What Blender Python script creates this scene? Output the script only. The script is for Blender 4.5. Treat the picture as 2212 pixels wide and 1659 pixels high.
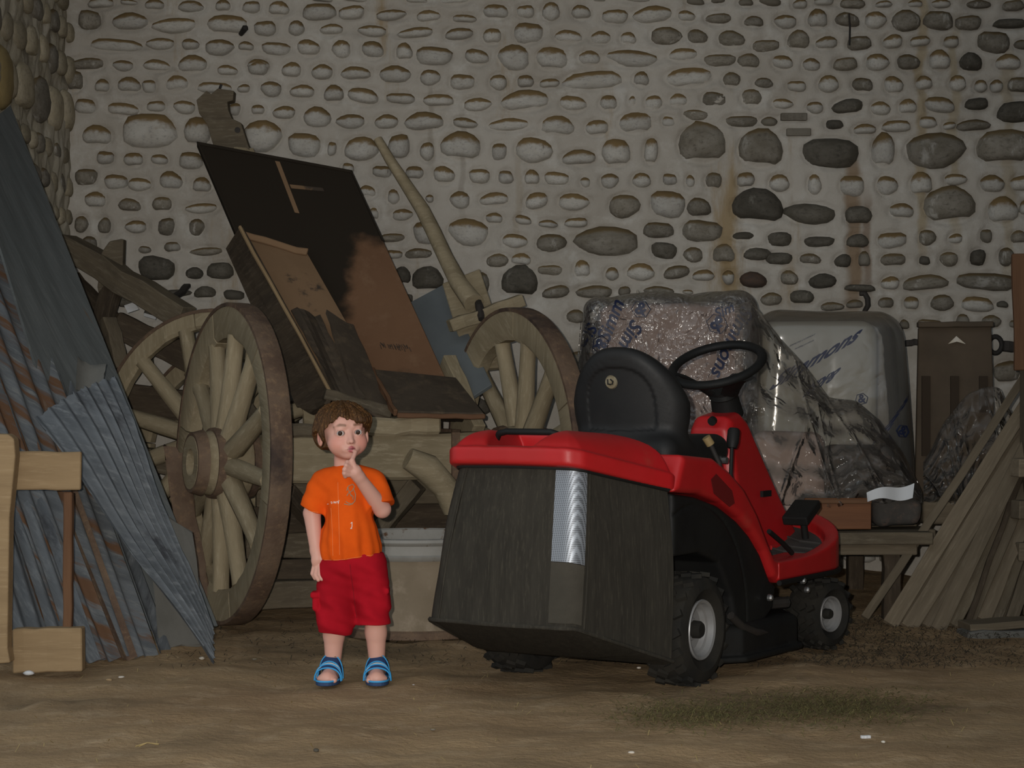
import bpy, bmesh, math, random
import numpy as np
from mathutils import Vector, Matrix, Euler
from mathutils.bvhtree import BVHTree

for o in list(bpy.data.objects):
    bpy.data.objects.remove(o, do_unlink=True)
SC = bpy.context.scene
COL = SC.collection
random.seed(7)
RNG = np.random.default_rng(11)

# ------------------------------------------------------------------ camera
F_PX, CX, CY, CAM_H = 4500.0, 1106.0, 829.5, 0.962
cam_d = bpy.data.cameras.new('camera')
cam = bpy.data.objects.new('camera', cam_d)
COL.objects.link(cam)
cam.location = (0, 0, CAM_H)
cam.rotation_euler = (math.radians(90), 0, 0)
cam_d.sensor_width = 36.0
cam_d.lens = F_PX / 2212.0 * 36.0
cam_d.clip_end = 200
SC.camera = cam

# ------------------------------------------------------------------ light
w = bpy.data.worlds.new('sky')
SC.world = w
w.use_nodes = True
w.node_tree.nodes['Background'].inputs[0].default_value = (0.82, 0.92, 1.0, 1)
w.node_tree.nodes['Background'].inputs[1].default_value = 0.60
# the flash of the camera, up and left of the lens
fl_d = bpy.data.lights.new('camera_flash', 'SPOT')
fl_d.shadow_soft_size = 0.014
fl_d.spot_size = math.radians(52); fl_d.spot_blend = 1.0
fl_d.energy = 880.0
fl_d.color = (1.0, 0.95, 0.88)
fl = bpy.data.objects.new('camera_flash', fl_d)
COL.objects.link(fl)
fl.location = (-0.075, 0.02, CAM_H + 0.05)
fl.rotation_euler = (Vector((-.25, 6.74, .85)) - fl.location).to_track_quat('-Z', 'Y').to_euler()
SC.view_settings.view_transform = 'Standard'
SC.view_settings.look = 'None'
SC.view_settings.gamma = 1.0
SC.view_settings.use_curve_mapping = False
SC.view_settings.exposure = 0.0

# ------------------------------------------------------------------ helpers
def P(px, py, Y):
    """point that stands at depth Y along the sight line of a photo pixel"""
    return Vector(((px - CX) * Y / F_PX, Y, CAM_H - (py - CY) * Y / F_PX))

def tag(o, label=None, cat=None, group=None, kind=None):
    if label: o['label'] = label
    if cat: o['category'] = cat
    if group: o['group'] = group
    if kind: o['kind'] = kind
    return o

def thing(name, loc, label, cat, group=None, rotz=0.0):
    o = bpy.data.objects.new(name, None)
    COL.objects.link(o)
    o.empty_display_size = 0.1
    o.location = loc
    o.rotation_euler = (0, 0, rotz)
    return tag(o, label, cat, group)

def pmat(o):
    """world matrix from location / rotation (parents included)"""
    m = o.matrix_basis.copy()
    p = o.parent
    if p is not None:
        m = pmat(p) @ o.matrix_parent_inverse @ m
    return m

def link(name, me, m=None, parent=None, world=True, smooth=False, matrix=None):
    o = bpy.data.objects.new(name, me)
    COL.objects.link(o)
    if m is not None and len(me.materials) == 0:
        me.materials.append(m)
    if smooth:
        me.polygons.foreach_set('use_smooth', [True] * len(me.polygons))
    if matrix is not None:
        o.matrix_basis = matrix
    if parent is not None:
        o.parent = parent
        if world:
            o.matrix_parent_inverse = pmat(parent).inverted()
    return o

def mesh_from(verts, faces, name='m'):
    me = bpy.data.meshes.new(name)
    me.from_pydata([tuple(v) for v in verts], [], [tuple(f) for f in faces])
    me.update()
    return me

def auto_smooth(me, ang=40):
    me.polygons.foreach_set('use_smooth', [True] * len(me.polygons))
    try:
        me.set_sharp_from_angle(angle=math.radians(ang))
    except Exception:
        pass

class MB:
    def __init__(self):
        self.v = []; self.f = []
    def add(self, vs, fs):
        b = len(self.v)
        self.v += [Vector(x) for x in vs]
        self.f += [tuple(b + i for i in f) for f in fs]
        return self
    def box(self, c, s, R=None):
        cx, cy, cz = c; a, b, d = s[0] / 2, s[1] / 2, s[2] / 2
        vs = [Vector((x, y, z)) for x in (-a, a) for y in (-b, b) for z in (-d, d)]
        if R is not None: vs = [R @ q for q in vs]
        vs = [q + Vector(c) for q in vs]
        return self.add(vs, [(0, 1, 3, 2), (4, 6, 7, 5), (0, 4, 5, 1), (2, 3, 7, 6), (0, 2, 6, 4), (1, 5, 7, 3)])
    def tube(self, pts, rad, n=10, cap=True, flat=1.0):
        pts = [Vector(p) for p in pts]
        if not hasattr(rad, '__len__'): rad = [rad] * len(pts)
        rings = []
        up = Vector((0, 0, 1))
        prev = None
        for i, p in enumerate(pts):
            t = (pts[min(i + 1, len(pts) - 1)] - pts[max(i - 1, 0)]).normalized()
            if prev is None:
                a = up if abs(t.dot(up)) < 0.9 else Vector((1, 0, 0))
                x = t.cross(a).normalized()
            else:
                x = (prev - t * prev.dot(t)).normalized()
            prev = x
            y = t.cross(x).normalized()
            rings.append([p + (x * math.cos(k * 2 * math.pi / n) + y * flat * math.sin(k * 2 * math.pi / n)) * rad[i] for k in range(n)])
        vs = [q for r in rings for q in r]
        fs = []
        for i in range(len(pts) - 1):
            for k in range(n):
                k2 = (k + 1) % n
                fs.append((i * n + k, i * n + k2, (i + 1) * n + k2, (i + 1) * n + k))
        if cap:
            fs.append(tuple(range(n - 1, -1, -1)))
            fs.append(tuple((len(pts) - 1) * n + k for k in range(n)))
        return self.add(vs, fs)
    def lathe(self, prof, n=32, M=None, closed=False):
        """prof: list of (r, h) about local z"""
        vs = []
        for r, h in prof:
            for k in range(n):
                a = 2 * math.pi * k / n
                q = Vector((r * math.cos(a), r * math.sin(a), h))
                vs.append(M @ q if M is not None else q)
        fs = []
        m = len(prof)
        for i in range(m if closed else m - 1):
            j = (i + 1) % m
            for k in range(n):
                k2 = (k + 1) % n
                fs.append((i * n + k, i * n + k2, j * n + k2, j * n + k))
        return self.add(vs, fs)
    def prism(self, poly, d):
        """poly: list of 3D points, d: extrusion vector"""
        n = len(poly); d = Vector(d)
        vs = [Vector(p) for p in poly] + [Vector(p) + d for p in poly]
        fs = [tuple(range(n - 1, -1, -1)), tuple(range(n, 2 * n))]
        for i in range(n):
            j = (i + 1) % n
            fs.append((i, j, n + j, n + i))
        return self.add(vs, fs)
    def mesh(self, name='m', bevel=0.0, seg=2, fix=True):
        me = mesh_from(self.v, self.f, name)
        bm = bmesh.new(); bm.from_mesh(me)
        if fix: bmesh.ops.recalc_face_normals(bm, faces=bm.faces)
        if bevel > 0:
            es = [e for e in bm.edges if e.is_manifold and e.calc_face_angle(0) > 0.5]
            bmesh.ops.bevel(bm, geom=es, offset=bevel, segments=seg, affect='EDGES', profile=0.5, clamp_overlap=True)
        bm.to_mesh(me); bm.free()
        return me
    def obj(self, name, m, parent=None, world=True, bevel=0.0, smooth=None, seg=2):
        me = self.mesh(name, bevel, seg)
        o = link(name, me, m, parent, world)
        if smooth is not None: auto_smooth(me, smooth)
        return o

def frame(p0, p1, up=(0, 0, 1)):
    x = (Vector(p1) - Vector(p0)).normalized()
    u = Vector(up)
    if abs(x.dot(u.normalized())) > 0.98: u = Vector((0, 1, 0))
    y = u.cross(x).normalized()
    z = x.cross(y).normalized()
    M = Matrix((x, y, z)).transposed().to_4x4()
    M.translation = (Vector(p0) + Vector(p1)) / 2
    return M

def plank(name, p0, p1, wid, thk, m, parent=None, up=(0, 0, 1), wob=0.004, bevel=0.004, taper=1.0, seed=0, bend=0.0):
    """timber along its own x axis (grain follows it); wid along local y, thk along local z"""
    L = (Vector(p1) - Vector(p0)).length
    r = random.Random(seed * 131 + int(L * 1000))
    n = 7
    vs = []; fs = []
    for i in range(n):
        t = i / (n - 1)
        x = (t - .5) * L
        k = 1 + (taper - 1) * t
        oy = r.uniform(-wob, wob); oz = r.uniform(-wob, wob) + bend * (1 - (2 * t - 1) ** 2)
        for (a, b) in ((-1, -1), (1, -1), (1, 1), (-1, 1)):
            vs.append((x, a * wid / 2 * k + oy + r.uniform(-wob, wob) * .5, b * thk / 2 * k + oz + r.uniform(-wob, wob) * .3))
    for i in range(n - 1):
        for k in range(4):
            k2 = (k + 1) % 4
            fs.append((i * 4 + k, i * 4 + k2, i * 4 + 4 + k2, i * 4 + 4 + k))
    fs += [(3, 2, 1, 0), tuple((n - 1) * 4 + k for k in range(4))]
    mb = MB(); mb.add(vs, fs)
    me = mb.mesh(name, bevel, 1)
    o = link(name, me, m, parent, True, matrix=frame(p0, p1, up))
    return o

def quad_slab(name, corners, thk, m, parent=None, nu=2, nv=2, prof=None, bevel=0.0, smooth=None, jag=0.0, seed=0):
    """board through four 3D corners (TL, TR, BR, BL) with thickness; local frame: x across, y along"""
    TL, TR, BR, BL = [Vector(c) for c in corners]
    c0 = (TL + TR + BR + BL) / 4
    ex = ((TR - TL) + (BR - BL)).normalized()
    ey = ((BL - TL) + (BR - TR)); ey = (ey - ex * ey.dot(ex)).normalized()
    ez = ex.cross(ey)
    if ez.y > 0: ez = -ez; flip = True
    else: flip = False
    R = Matrix((ex, ey, ez)).transposed()
    M = R.to_4x4(); M.translation = c0
    Mi = R.transposed()
    r = random.Random(seed)
    vs = []
    for side in (0, 1):
        for j in range(nv + 1):
            v = j / nv
            for i in range(nu + 1):
                u = i / nu
                p = (TL * (1 - u) + TR * u) * (1 - v) + (BL * (1 - u) + BR * u) * v
                q = Mi @ (p - c0)
                if jag and (j in (0, nv)): q.y += r.uniform(-jag, jag)
                if jag and (i in (0, nu)): q.x += r.uniform(-jag, jag) * .4
                dz = prof(u, v) if prof else 0.0
                q.z += dz + (0 if side == 0 else -thk)
                vs.append(q)
    N = (nu + 1) * (nv + 1)
    fs = []
    def id(s, i, j): return s * N + j * (nu + 1) + i
    for j in range(nv):
        for i in range(nu):
            fs.append((id(0, i, j), id(0, i + 1, j), id(0, i + 1, j + 1), id(0, i, j + 1)))
            fs.append((id(1, i, j), id(1, i, j + 1), id(1, i + 1, j + 1), id(1, i + 1, j)))
    for i in range(nu):
        fs.append((id(0, i, 0), id(1, i, 0), id(1, i + 1, 0), id(0, i + 1, 0)))
        fs.append((id(0, i, nv), id(0, i + 1, nv), id(1, i + 1, nv), id(1, i, nv)))
    for j in range(nv):
        fs.append((id(0, 0, j), id(0, 0, j + 1), id(1, 0, j + 1), id(1, 0, j)))
        fs.append((id(0, nu, j), id(1, nu, j), id(1, nu, j + 1), id(0, nu, j + 1)))
    mb = MB(); mb.add(vs, fs)
    me = mb.mesh(name, bevel, 1)
    if smooth: auto_smooth(me, smooth)
    return link(name, me, m, parent, True, matrix=M)

# ------------------------------------------------------------------ signed distance modelling
def smin(a, b, k):
    h = np.clip(0.5 + 0.5 * (b - a) / k, 0, 1)
    return b * (1 - h) + a * h - k * h * (1 - h)
def smax(a, b, k): return -smin(-a, -b, k)
def s_sph(p, c, r): return np.linalg.norm(p - np.array(c, np.float32), axis=1) - r
def s_ell(p, c, r):
    r = np.array(r, np.float32); q = (p - np.array(c, np.float32))
    k0 = np.linalg.norm(q / r, axis=1); k1 = np.linalg.norm(q / (r * r), axis=1)
    return k0 * (k0 - 1.0) / np.maximum(k1, 1e-6)
def s_cap(p, a, b, ra, rb=None):
    if rb is None: rb = ra
    a = np.array(a, np.float32); b = np.array(b, np.float32)
    ab = b - a
    t = np.clip(((p - a) @ ab) / max(float(ab @ ab), 1e-9), 0, 1)
    return np.linalg.norm(p - a - t[:, None] * ab, axis=1) - (ra + (rb - ra) * t)
def s_box(p, c, hs, r=0.0):
    q = np.abs(p - np.array(c, np.float32)) - (np.array(hs, np.float32) - r)
    return np.linalg.norm(np.maximum(q, 0), axis=1) + np.minimum(q.max(axis=1), 0) - r
def s_poly(x, y, poly):
    """2D signed distance to polygon"""
    d = np.full(x.shape, 1e9, np.float32); s = np.ones(x.shape, np.float32)
    n = len(poly)
    for i in range(n):
        ax, ay = poly[i]; bx, by = poly[i - 1]
        ex, ey = bx - ax, by - ay
        wx, wy = x - ax, y - ay
        t = np.clip((wx * ex + wy * ey) / max(ex * ex + ey * ey, 1e-12), 0, 1)
        dx, dy = wx - ex * t, wy - ey * t
        d = np.minimum(d, dx * dx + dy * dy)
        c1 = y >= ay; c2 = y < by; c3 = (ex * wy) > (ey * wx)
        allc = c1 & c2 & c3; none = (~c1) & (~c2) & (~c3)
        s = np.where(allc | none, -s, s)
    return s * np.sqrt(d)
def s_ext(d2, z, z0, z1, r=0.0):
    dz = np.abs(z - (z0 + z1) / 2) - ((z1 - z0) / 2 - r)
    a = d2 + r
    return np.minimum(np.maximum(a, dz), 0) + np.sqrt(np.maximum(a, 0) ** 2 + np.maximum(dz, 0) ** 2) - r
def rotp(p, c, R):
    """points expressed in the frame R (3x3, columns = axes) about c"""
    return (p - np.array(c, np.float32)) @ np.array(R, np.float32)

def sdf_mesh(fn, lo, hi, h, name='m'):
    lo = np.array(lo, np.float32); hi = np.array(hi, np.float32)
    B = 8
    nb = np.ceil((hi - lo) / (h * B)).astype(int)
    n = nb * B + 1
    bx, by, bz = np.meshgrid(*[np.arange(k) for k in nb], indexing='ij')
    bidx = np.stack([bx.ravel(), by.ravel(), bz.ravel()], 1)
    cen = lo + (bidx * B + B / 2) * h
    dc = fn(cen.astype(np.float32))
    keep = np.abs(dc) < h * B * 0.87 * 1.7
    val = np.empty(tuple(n), np.float32)
    sign = np.where(dc > 0, 1.0, -1.0).astype(np.float32).reshape(tuple(nb))
    val[:-1, :-1, :-1] = np.repeat(np.repeat(np.repeat(sign, B, 0), B, 1), B, 2)
    val[-1] = 1; val[:, -1] = 1; val[:, :, -1] = 1
    off = np.stack(np.meshgrid(*[np.arange(B + 1)] * 3, indexing='ij'), -1).reshape(-1, 3)
    kb = bidx[keep]
    for s in range(0, len(kb), 1500):
        g = (kb[s:s + 1500, None, :] * B + off[None]).reshape(-1, 3)
        v = fn((lo + g * h).astype(np.float32)).astype(np.float32)
        val[g[:, 0], g[:, 1], g[:, 2]] = v
    ins = val < 0
    c = np.zeros(tuple(n - 1), np.int8)
    for dx in (0, 1):
        for dy in (0, 1):
            for dz in (0, 1):
                c += ins[dx:n[0] - 1 + dx, dy:n[1] - 1 + dy, dz:n[2] - 1 + dz]
    act = np.argwhere((c > 0) & (c < 8))
    idm = np.full(tuple(n - 1), -1, np.int32)
    idm[act[:, 0], act[:, 1], act[:, 2]] = np.arange(len(act))
    acc = np.zeros((len(act), 3), np.float32); cnt = np.zeros(len(act), np.float32)
    corners = [(0, 0, 0), (1, 0, 0), (0, 1, 0), (1, 1, 0), (0, 0, 1), (1, 0, 1), (0, 1, 1), (1, 1, 1)]
    cv = [val[act[:, 0] + a, act[:, 1] + b, act[:, 2] + d] for a, b, d in corners]
    for i in range(8):
        for j in range(i + 1, 8):
            A = np.array(corners[i]); Bc = np.array(corners[j])
            if np.abs(A - Bc).sum() != 1: continue
            m = (cv[i] < 0) != (cv[j] < 0)
            t = cv[i] / np.where(np.abs(cv[i] - cv[j]) < 1e-9, 1e-9, cv[i] - cv[j])
            t = np.clip(t, 0, 1)
            pt = A + t[:, None] * (Bc - A)
            acc[m] += pt[m]; cnt[m] += 1
    verts = lo + (act + acc / np.maximum(cnt, 1)[:, None]) * h
    quads = []
    for ax in range(3):
        sl0 = [slice(None)] * 3; sl1 = [slice(None)] * 3
        sl0[ax] = slice(0, -1); sl1[ax] = slice(1, None)
        a = ins[tuple(sl0)]; b = ins[tuple(sl1)]
        e = np.argwhere(a != b)
        u, v = (ax + 1) % 3, (ax + 2) % 3
        ok = (e[:, u] > 0) & (e[:, v] > 0) & (e[:, u] < n[u] - 1) & (e[:, v] < n[v] - 1)
        e = e[ok]
        fl_ = a[e[:, 0], e[:, 1], e[:, 2]]
        def cid(du, dv):
            q = e.copy(); q[:, u] += du; q[:, v] += dv
            return idm[q[:, 0], q[:, 1], q[:, 2]]
        q = np.stack([cid(-1, -1), cid(0, -1), cid(0, 0), cid(-1, 0)], 1)
        q[~fl_] = q[~fl_][:, ::-1]
        quads.append(q)
    q = np.concatenate(quads)
    q = q[(q >= 0).all(1)]
    me = bpy.data.meshes.new(name)
    me.vertices.add(len(verts)); me.vertices.foreach_set('co', verts.astype(np.float32).ravel())
    me.loops.add(len(q) * 4); me.loops.foreach_set('vertex_index', q.ravel().astype(np.int32))
    me.polygons.add(len(q)); me.polygons.foreach_set('loop_start', np.arange(0, len(q) * 4, 4, dtype=np.int32))
    me.polygons.foreach_set('loop_total', np.full(len(q), 4, np.int32))
    me.update(calc_edges=True)
    me.validate()
    me.polygons.foreach_set('use_smooth', np.ones(len(me.polygons), bool))
    return me

def mesh_co(me):
    a = np.empty(len(me.vertices) * 3, np.float32); me.vertices.foreach_get('co', a)
    return a.reshape(-1, 3)
def set_co(me, a):
    me.vertices.foreach_set('co', np.ascontiguousarray(a, np.float32).ravel()); me.update()

def paint(me, cols):
    at = me.color_attributes.new('col', 'FLOAT_COLOR', 'POINT')
    c = np.ones((len(me.vertices), 4), np.float32); c[:, :3] = cols
    at.data.foreach_set('color', c.ravel())

def bvh_of(o_me):
    return BVHTree.FromPolygons([v.co.copy() for v in o_me.vertices], [tuple(p.vertices) for p in o_me.polygons])

# ------------------------------------------------------------------ materials
def srgb(r, g, b):
    return tuple(((c / 255.) / 12.92 if c / 255. <= 0.04045 else ((c / 255. + .055) / 1.055) ** 2.4) for c in (r, g, b))

def N(nt, t, **kw):
    n = nt.nodes.new(t)
    for k, v in kw.items():
        if k.startswith('i_'):
            n.inputs[k[2:]].default_value = v
        else: setattr(n, k, v)
    return n

def mat(name, c1, c2=None, c3=None, scale=6.0, stretch=(1, 1, 1), rough=0.85, rough2=None, bump=0.3, bscale=30.0, bstretch=None,
        metallic=0.0, spec=0.3, dust=None, dust_lo=0.35, dust_hi=0.8, patch=None, patch_scale=3.0, patch_lo=0.55, patch_hi=0.65,
        vcol=False, coat=0.0, randomise=True, bdist=0.004, detail=6, sheen=0.0, vary=0.0, sss=0.0, patch_stretch=(1, 1, 1)):
    m = bpy.data.materials.new(name); m.use_nodes = True
    nt = m.node_tree; L = nt.links
    bs = nt.nodes['Principled BSDF']
    tc = N(nt, 'ShaderNodeTexCoord')
    vec = tc.outputs['Object']
    oi = N(nt, 'ShaderNodeObjectInfo')
    if randomise:
        add = N(nt, 'ShaderNodeVectorMath', operation='MULTIPLY_ADD')
        cmb = N(nt, 'ShaderNodeCombineXYZ')
        for i in range(3): L.new(oi.outputs['Random'], cmb.inputs[i])
        L.new(cmb.outputs[0], add.inputs[0]); add.inputs[1].default_value = (31, 17, 23); L.new(vec, add.inputs[2])
        vec = add.outputs[0]
    def mapped(st):
        mp = N(nt, 'ShaderNodeMapping'); mp.inputs['Scale'].default_value = st
        L.new(vec, mp.inputs['Vector']); return mp.outputs[0]
    v1 = mapped(stretch)
    def noise(v, sc, det=detail, rg=.6):
        n = N(nt, 'ShaderNodeTexNoise'); n.inputs['Scale'].default_value = sc
        n.inputs['Detail'].default_value = det; n.inputs['Roughness'].default_value = rg
        L.new(v, n.inputs['Vector']); return n.outputs['Fac']
    def mix(f, a, b):
        mx = N(nt, 'ShaderNodeMix', data_type='RGBA')
        for sock, val in ((mx.inputs[0], f), (mx.inputs[6], a), (mx.inputs[7], b)):
            if isinstance(val, tuple): sock.default_value = val if len(val) == 4 else (*val, 1)
            elif isinstance(val, (int, float)): sock.default_value = val
            else: L.new(val, sock)
        return mx.outputs[2]
    def ramp(f, lo, hi):
        mr = N(nt, 'ShaderNodeMapRange'); mr.inputs['From Min'].default_value = lo; mr.inputs['From Max'].default_value = hi
        mr.interpolation_type = 'SMOOTHSTEP'
        L.new(f, mr.inputs['Value']); return mr.outputs[0]
    if vcol:
        at = N(nt, 'ShaderNodeAttribute', attribute_name='col'); col = at.outputs['Color']
        if c2 is not None:
            n1 = noise(v1, scale)
            mx = N(nt, 'ShaderNodeMix', data_type='RGBA', blend_type='MULTIPLY'); L.new(ramp(n1, .3, .75), mx.inputs[0])
            L.new(col, mx.inputs[6]); mx.inputs[7].default_value = (*c2, 1); col = mx.outputs[2]
    else:
        col = c1
        if c2 is not None:
            n1 = noise(v1, scale)
            col = mix(ramp(n1, .3, .7), c1, c2)
    if c3 is not None:
        n2 = noise(v1, scale * 4.3, 8, .7)
        col = mix(ramp(n2, .48, .72), col, c3)
    if patch is not None:
        n3 = noise(mapped(patch_stretch), patch_scale, 8, .65)
        col = mix(ramp(n3, patch_lo, patch_hi), col, patch)
    if dust is not None:
        geo = N(nt, 'ShaderNodeNewGeometry'); sp = N(nt, 'ShaderNodeSeparateXYZ'); L.new(geo.outputs['Normal'], sp.inputs[0])
        nn = noise(v1, scale * 2.0, 5)
        ad = N(nt, 'ShaderNodeMath', operation='MULTIPLY_ADD'); L.new(nn, ad.inputs[0]); ad.inputs[1].default_value = .5
        sub = N(nt, 'ShaderNodeMath', operation='SUBTRACT'); L.new(sp.outputs[2], sub.inputs[0]); sub.inputs[1].default_value = .25
        L.new(sub.outputs[0], ad.inputs[2])
        col = mix(ramp(ad.outputs[0], dust_lo, dust_hi), col, dust)
    if vary > 0:
        hs = N(nt, 'ShaderNodeHueSaturation')
        mr = N(nt, 'ShaderNodeMapRange'); mr.inputs['To Min'].default_value = 1 - vary; mr.inputs['To Max'].default_value = 1 + vary
        L.new(oi.outputs['Random'], mr.inputs['Value']); L.new(mr.outputs[0], hs.inputs['Value'])
        if isinstance(col, tuple): hs.inputs['Color'].default_value = (*col, 1)
        else: L.new(col, hs.inputs['Color'])
        col = hs.outputs[0]
    if isinstance(col, tuple): bs.inputs['Base Color'].default_value = (*col, 1)
    else: L.new(col, bs.inputs['Base Color'])
    if rough2 is not None:
        nr = noise(v1, scale * 2.5)
        mr = N(nt, 'ShaderNodeMapRange'); mr.inputs['From Min'].default_value = .3; mr.inputs['From Max'].default_value = .7
        mr.inputs['To Min'].default_value = rough; mr.inputs['To Max'].default_value = rough2
        L.new(nr, mr.inputs['Value']); L.new(mr.outputs[0], bs.inputs['Roughness'])
    else:
        bs.inputs['Roughness'].default_value = rough
    bs.inputs['Metallic'].default_value = metallic
    bs.inputs['Specular IOR Level'].default_value = spec
    bs.inputs['Coat Weight'].default_value = coat
    if sheen: bs.inputs['Sheen Weight'].default_value = sheen
    if sss:
        bs.inputs['Subsurface Weight'].default_value = sss
        bs.inputs['Subsurface Radius'].default_value = (0.01, 0.004, 0.002)
        bs.inputs['Subsurface Scale'].default_value = 0.6
    if bump > 0:
        nb_ = noise(mapped(bstretch or stretch), bscale, 6, .65)
        bp = N(nt, 'ShaderNodeBump'); bp.inputs['Strength'].default_value = bump; bp.inputs['Distance'].default_value = bdist
        L.new(nb_, bp.inputs['Height']); L.new(bp.outputs[0], bs.inputs['Normal'])
    m['_n'] = 1
    return m

M_ = {}
M_['dirt'] = mat('packed_dirt', (.41, .282, .155), (.32, .215, .118), (.47, .34, .205), scale=1.6, rough=.95, bump=.9, bscale=38, spec=.15,
                 patch=(.21, .148, .085), patch_scale=.9, patch_lo=.5, patch_hi=.68, randomise=False, bdist=.012)
M_['plaster'] = mat('lime_mortar', (.47, .435, .385), (.385, .35, .30), (.52, .495, .45), scale=1.3, rough=.95, bump=.8, bscale=45, spec=.1,
                    patch=(.33, .25, .15), patch_scale=2.2, patch_lo=.57, patch_hi=.7, patch_stretch=(1.6, 1, .22), randomise=False, bdist=.006)
M_['plaster_side'] = mat('stained_lime_mortar', (.45, .41, .33), (.35, .31, .23), (.5, .465, .40), scale=2.5, rough=.95, bump=.8, bscale=40, spec=.1,
                         patch=(.13, .11, .08), patch_scale=3, patch_lo=.52, patch_hi=.7, patch_stretch=(1, 1, .4), randomise=False, bdist=.006)
dustc = (.20, .135, .062)
M_['stone_pale'] = mat('limewashed_stone', (.47, .45, .41), (.41, .385, .34), (.28, .265, .245), scale=2.5, rough=.9, bump=.5, bscale=18, spec=.15,
                       dust=dustc, dust_lo=.12, dust_hi=.48, vary=.12, patch=(.12, .105, .085), patch_scale=1.5, patch_lo=.66, patch_hi=.72, patch_stretch=(3.2, 1, .35))
M_['stone_mid'] = mat('part_limed_stone', (.165, .145, .112), (.25, .228, .19), (.11, .095, .075), scale=2.2, rough=.85, bump=.5, bscale=18, spec=.2,
                      dust=(.155, .11, .055), dust_lo=.35, dust_hi=.75, vary=.2, patch=(.38, .36, .32), patch_scale=1.6, patch_lo=.56, patch_hi=.68, patch_stretch=(1.6, 1, .5))
M_['stone_dark'] = mat('bare_dark_stone', (.075, .066, .05), (.12, .108, .088), (.05, .045, .036), scale=2.2, rough=.8, bump=.5, bscale=18, spec=.25,
                       vary=.25, patch=(.26, .245, .21), patch_scale=1.4, patch_lo=.6, patch_hi=.72, patch_stretch=(1.6, 1, .5))
M_['stone_red'] = mat('rusty_brown_stone', (.095, .06, .042), (.06, .045, .038), scale=2.5, rough=.8, bump=.5, bscale=18, spec=.2)
M_['brick'] = mat('red_brick', (.32, .22, .15), (.4, .34, .27), scale=5, rough=.9, bump=.4, bscale=30)
M_['stone_side'] = mat('ochre_side_stone', (.40, .35, .26), (.31, .265, .18), (.22, .195, .15), scale=2.2, rough=.9, bump=.5, bscale=18, spec=.1, vary=.3)
M_['cart_wood'] = mat('dusty_old_oak', (.32, .262, .17), (.245, .198, .125), (.375, .315, .215), scale=3, stretch=(1, 5, 5), rough=.95, bump=.5, bscale=20, bstretch=(.5, 9, 9), spec=.1, vary=.1)
M_['grey_wood'] = mat('grey_weathered_wood', (.155, .125, .085), (.105, .085, .06), (.19, .16, .115), scale=3, stretch=(1, 6, 6), rough=.95, bump=.5, bscale=20, bstretch=(.4, 10, 10), spec=.1, vary=.15)
M_['dark_wood'] = mat('dark_old_wood', (.075, .056, .038), (.05, .038, .027), (.10, .078, .055), scale=3, stretch=(1, 6, 6), rough=.9, bump=.5, bscale=18, bstretch=(.4, 10, 10), spec=.15, vary=.15)
M_['lath'] = mat('sawn_lath', (.19, .152, .105), (.14, .112, .077), (.225, .183, .13), scale=3, stretch=(.6, 8, 8), rough=.9, bump=.4, bscale=18, bstretch=(.3, 12, 12), spec=.15, vary=.22)
M_['pale_wood'] = mat('pale_planed_wood', (.33, .23, .125), (.27, .185, .10), (.37, .265, .15), scale=3, stretch=(.6, 7, 7), rough=.8, bump=.2, bscale=18, bstretch=(.3, 10, 10), spec=.2, vary=.08)
M_['brown_wood'] = mat('red_brown_wood', (.16, .085, .045), (.12, .06, .032), scale=3, stretch=(.6, 7, 7), rough=.8, bump=.3, bscale=18, bstretch=(.3, 10, 10), spec=.2)
M_['orange_wood'] = mat('orange_stained_wood', (.17, .065, .022), (.13, .048, .016), scale=3, stretch=(.5, 9, 9), rough=.6, bump=.2, bscale=18, bstretch=(.3, 10, 10), spec=.3)
M_['rust_iron'] = mat('rusted_iron', (.155, .105, .07), (.10, .062, .042), (.21, .135, .08), scale=7, rough=.85, bump=.8, bscale=60, spec=.3, patch=(.05, .034, .028), patch_scale=2.5, patch_lo=.52, patch_hi=.66)
M_['dark_iron'] = mat('dark_iron', (.03, .028, .026), (.05, .042, .036), scale=8, rough=.7, bump=.4, bscale=60, metallic=.3)
M_['black_panel'] = mat('sooty_black_board', (.022, .017, .012), (.032, .024, .016), scale=4, rough=.85, bump=.2, bscale=40, spec=.2)
M_['brown_panel'] = mat('brown_hardboard', (.175, .095, .052), (.15, .08, .044), (.2, .115, .066), scale=2, rough=.9, bump=.15, bscale=60, spec=.15)
M_['tan_board'] = mat('tan_worn_veneer', (.24, .15, .085), (.2, .125, .07), scale=2, rough=.9, bump=.2, bscale=40, spec=.15, patch=(.065, .05, .038), patch_scale=2.6, patch_lo=.56, patch_hi=.62)
M_['scorched'] = mat('grey_brown_torn_board', (.085, .066, .048), (.06, .047, .035), (.12, .09, .06), scale=3, rough=.95, bump=.5, bscale=40, spec=.1)
M_['bluegrey'] = mat('blue_grey_painted_panel', (.135, .15, .155), (.11, .122, .127), scale=3, rough=.8, bump=.2, bscale=40)
M_['zinc'] = mat('weathered_zinc', (.14, .153, .165), (.085, .094, .103), (.20, .213, .222), scale=3, stretch=(6, .7, 1), rough=.6, rough2=.85, bump=.35, bscale=25, bstretch=(10, 1, 1), metallic=.25, spec=.35,
                 patch=(.05, .052, .058), patch_scale=4, patch_lo=.58, patch_hi=.7, patch_stretch=(2, .5, 1))
M_['zinc_dark'] = mat('dull_grey_sheet', (.125, .135, .135), (.095, .103, .102), (.155, .162, .158), scale=3, stretch=(8, .5, 1), rough=.8, bump=.3, bscale=25, bstretch=(10, .6, 1), metallic=.1, spec=.2,
                      patch=(.15, .085, .045), patch_scale=2.5, patch_lo=.66, patch_hi=.73, patch_stretch=(4, .6, 1))
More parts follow.
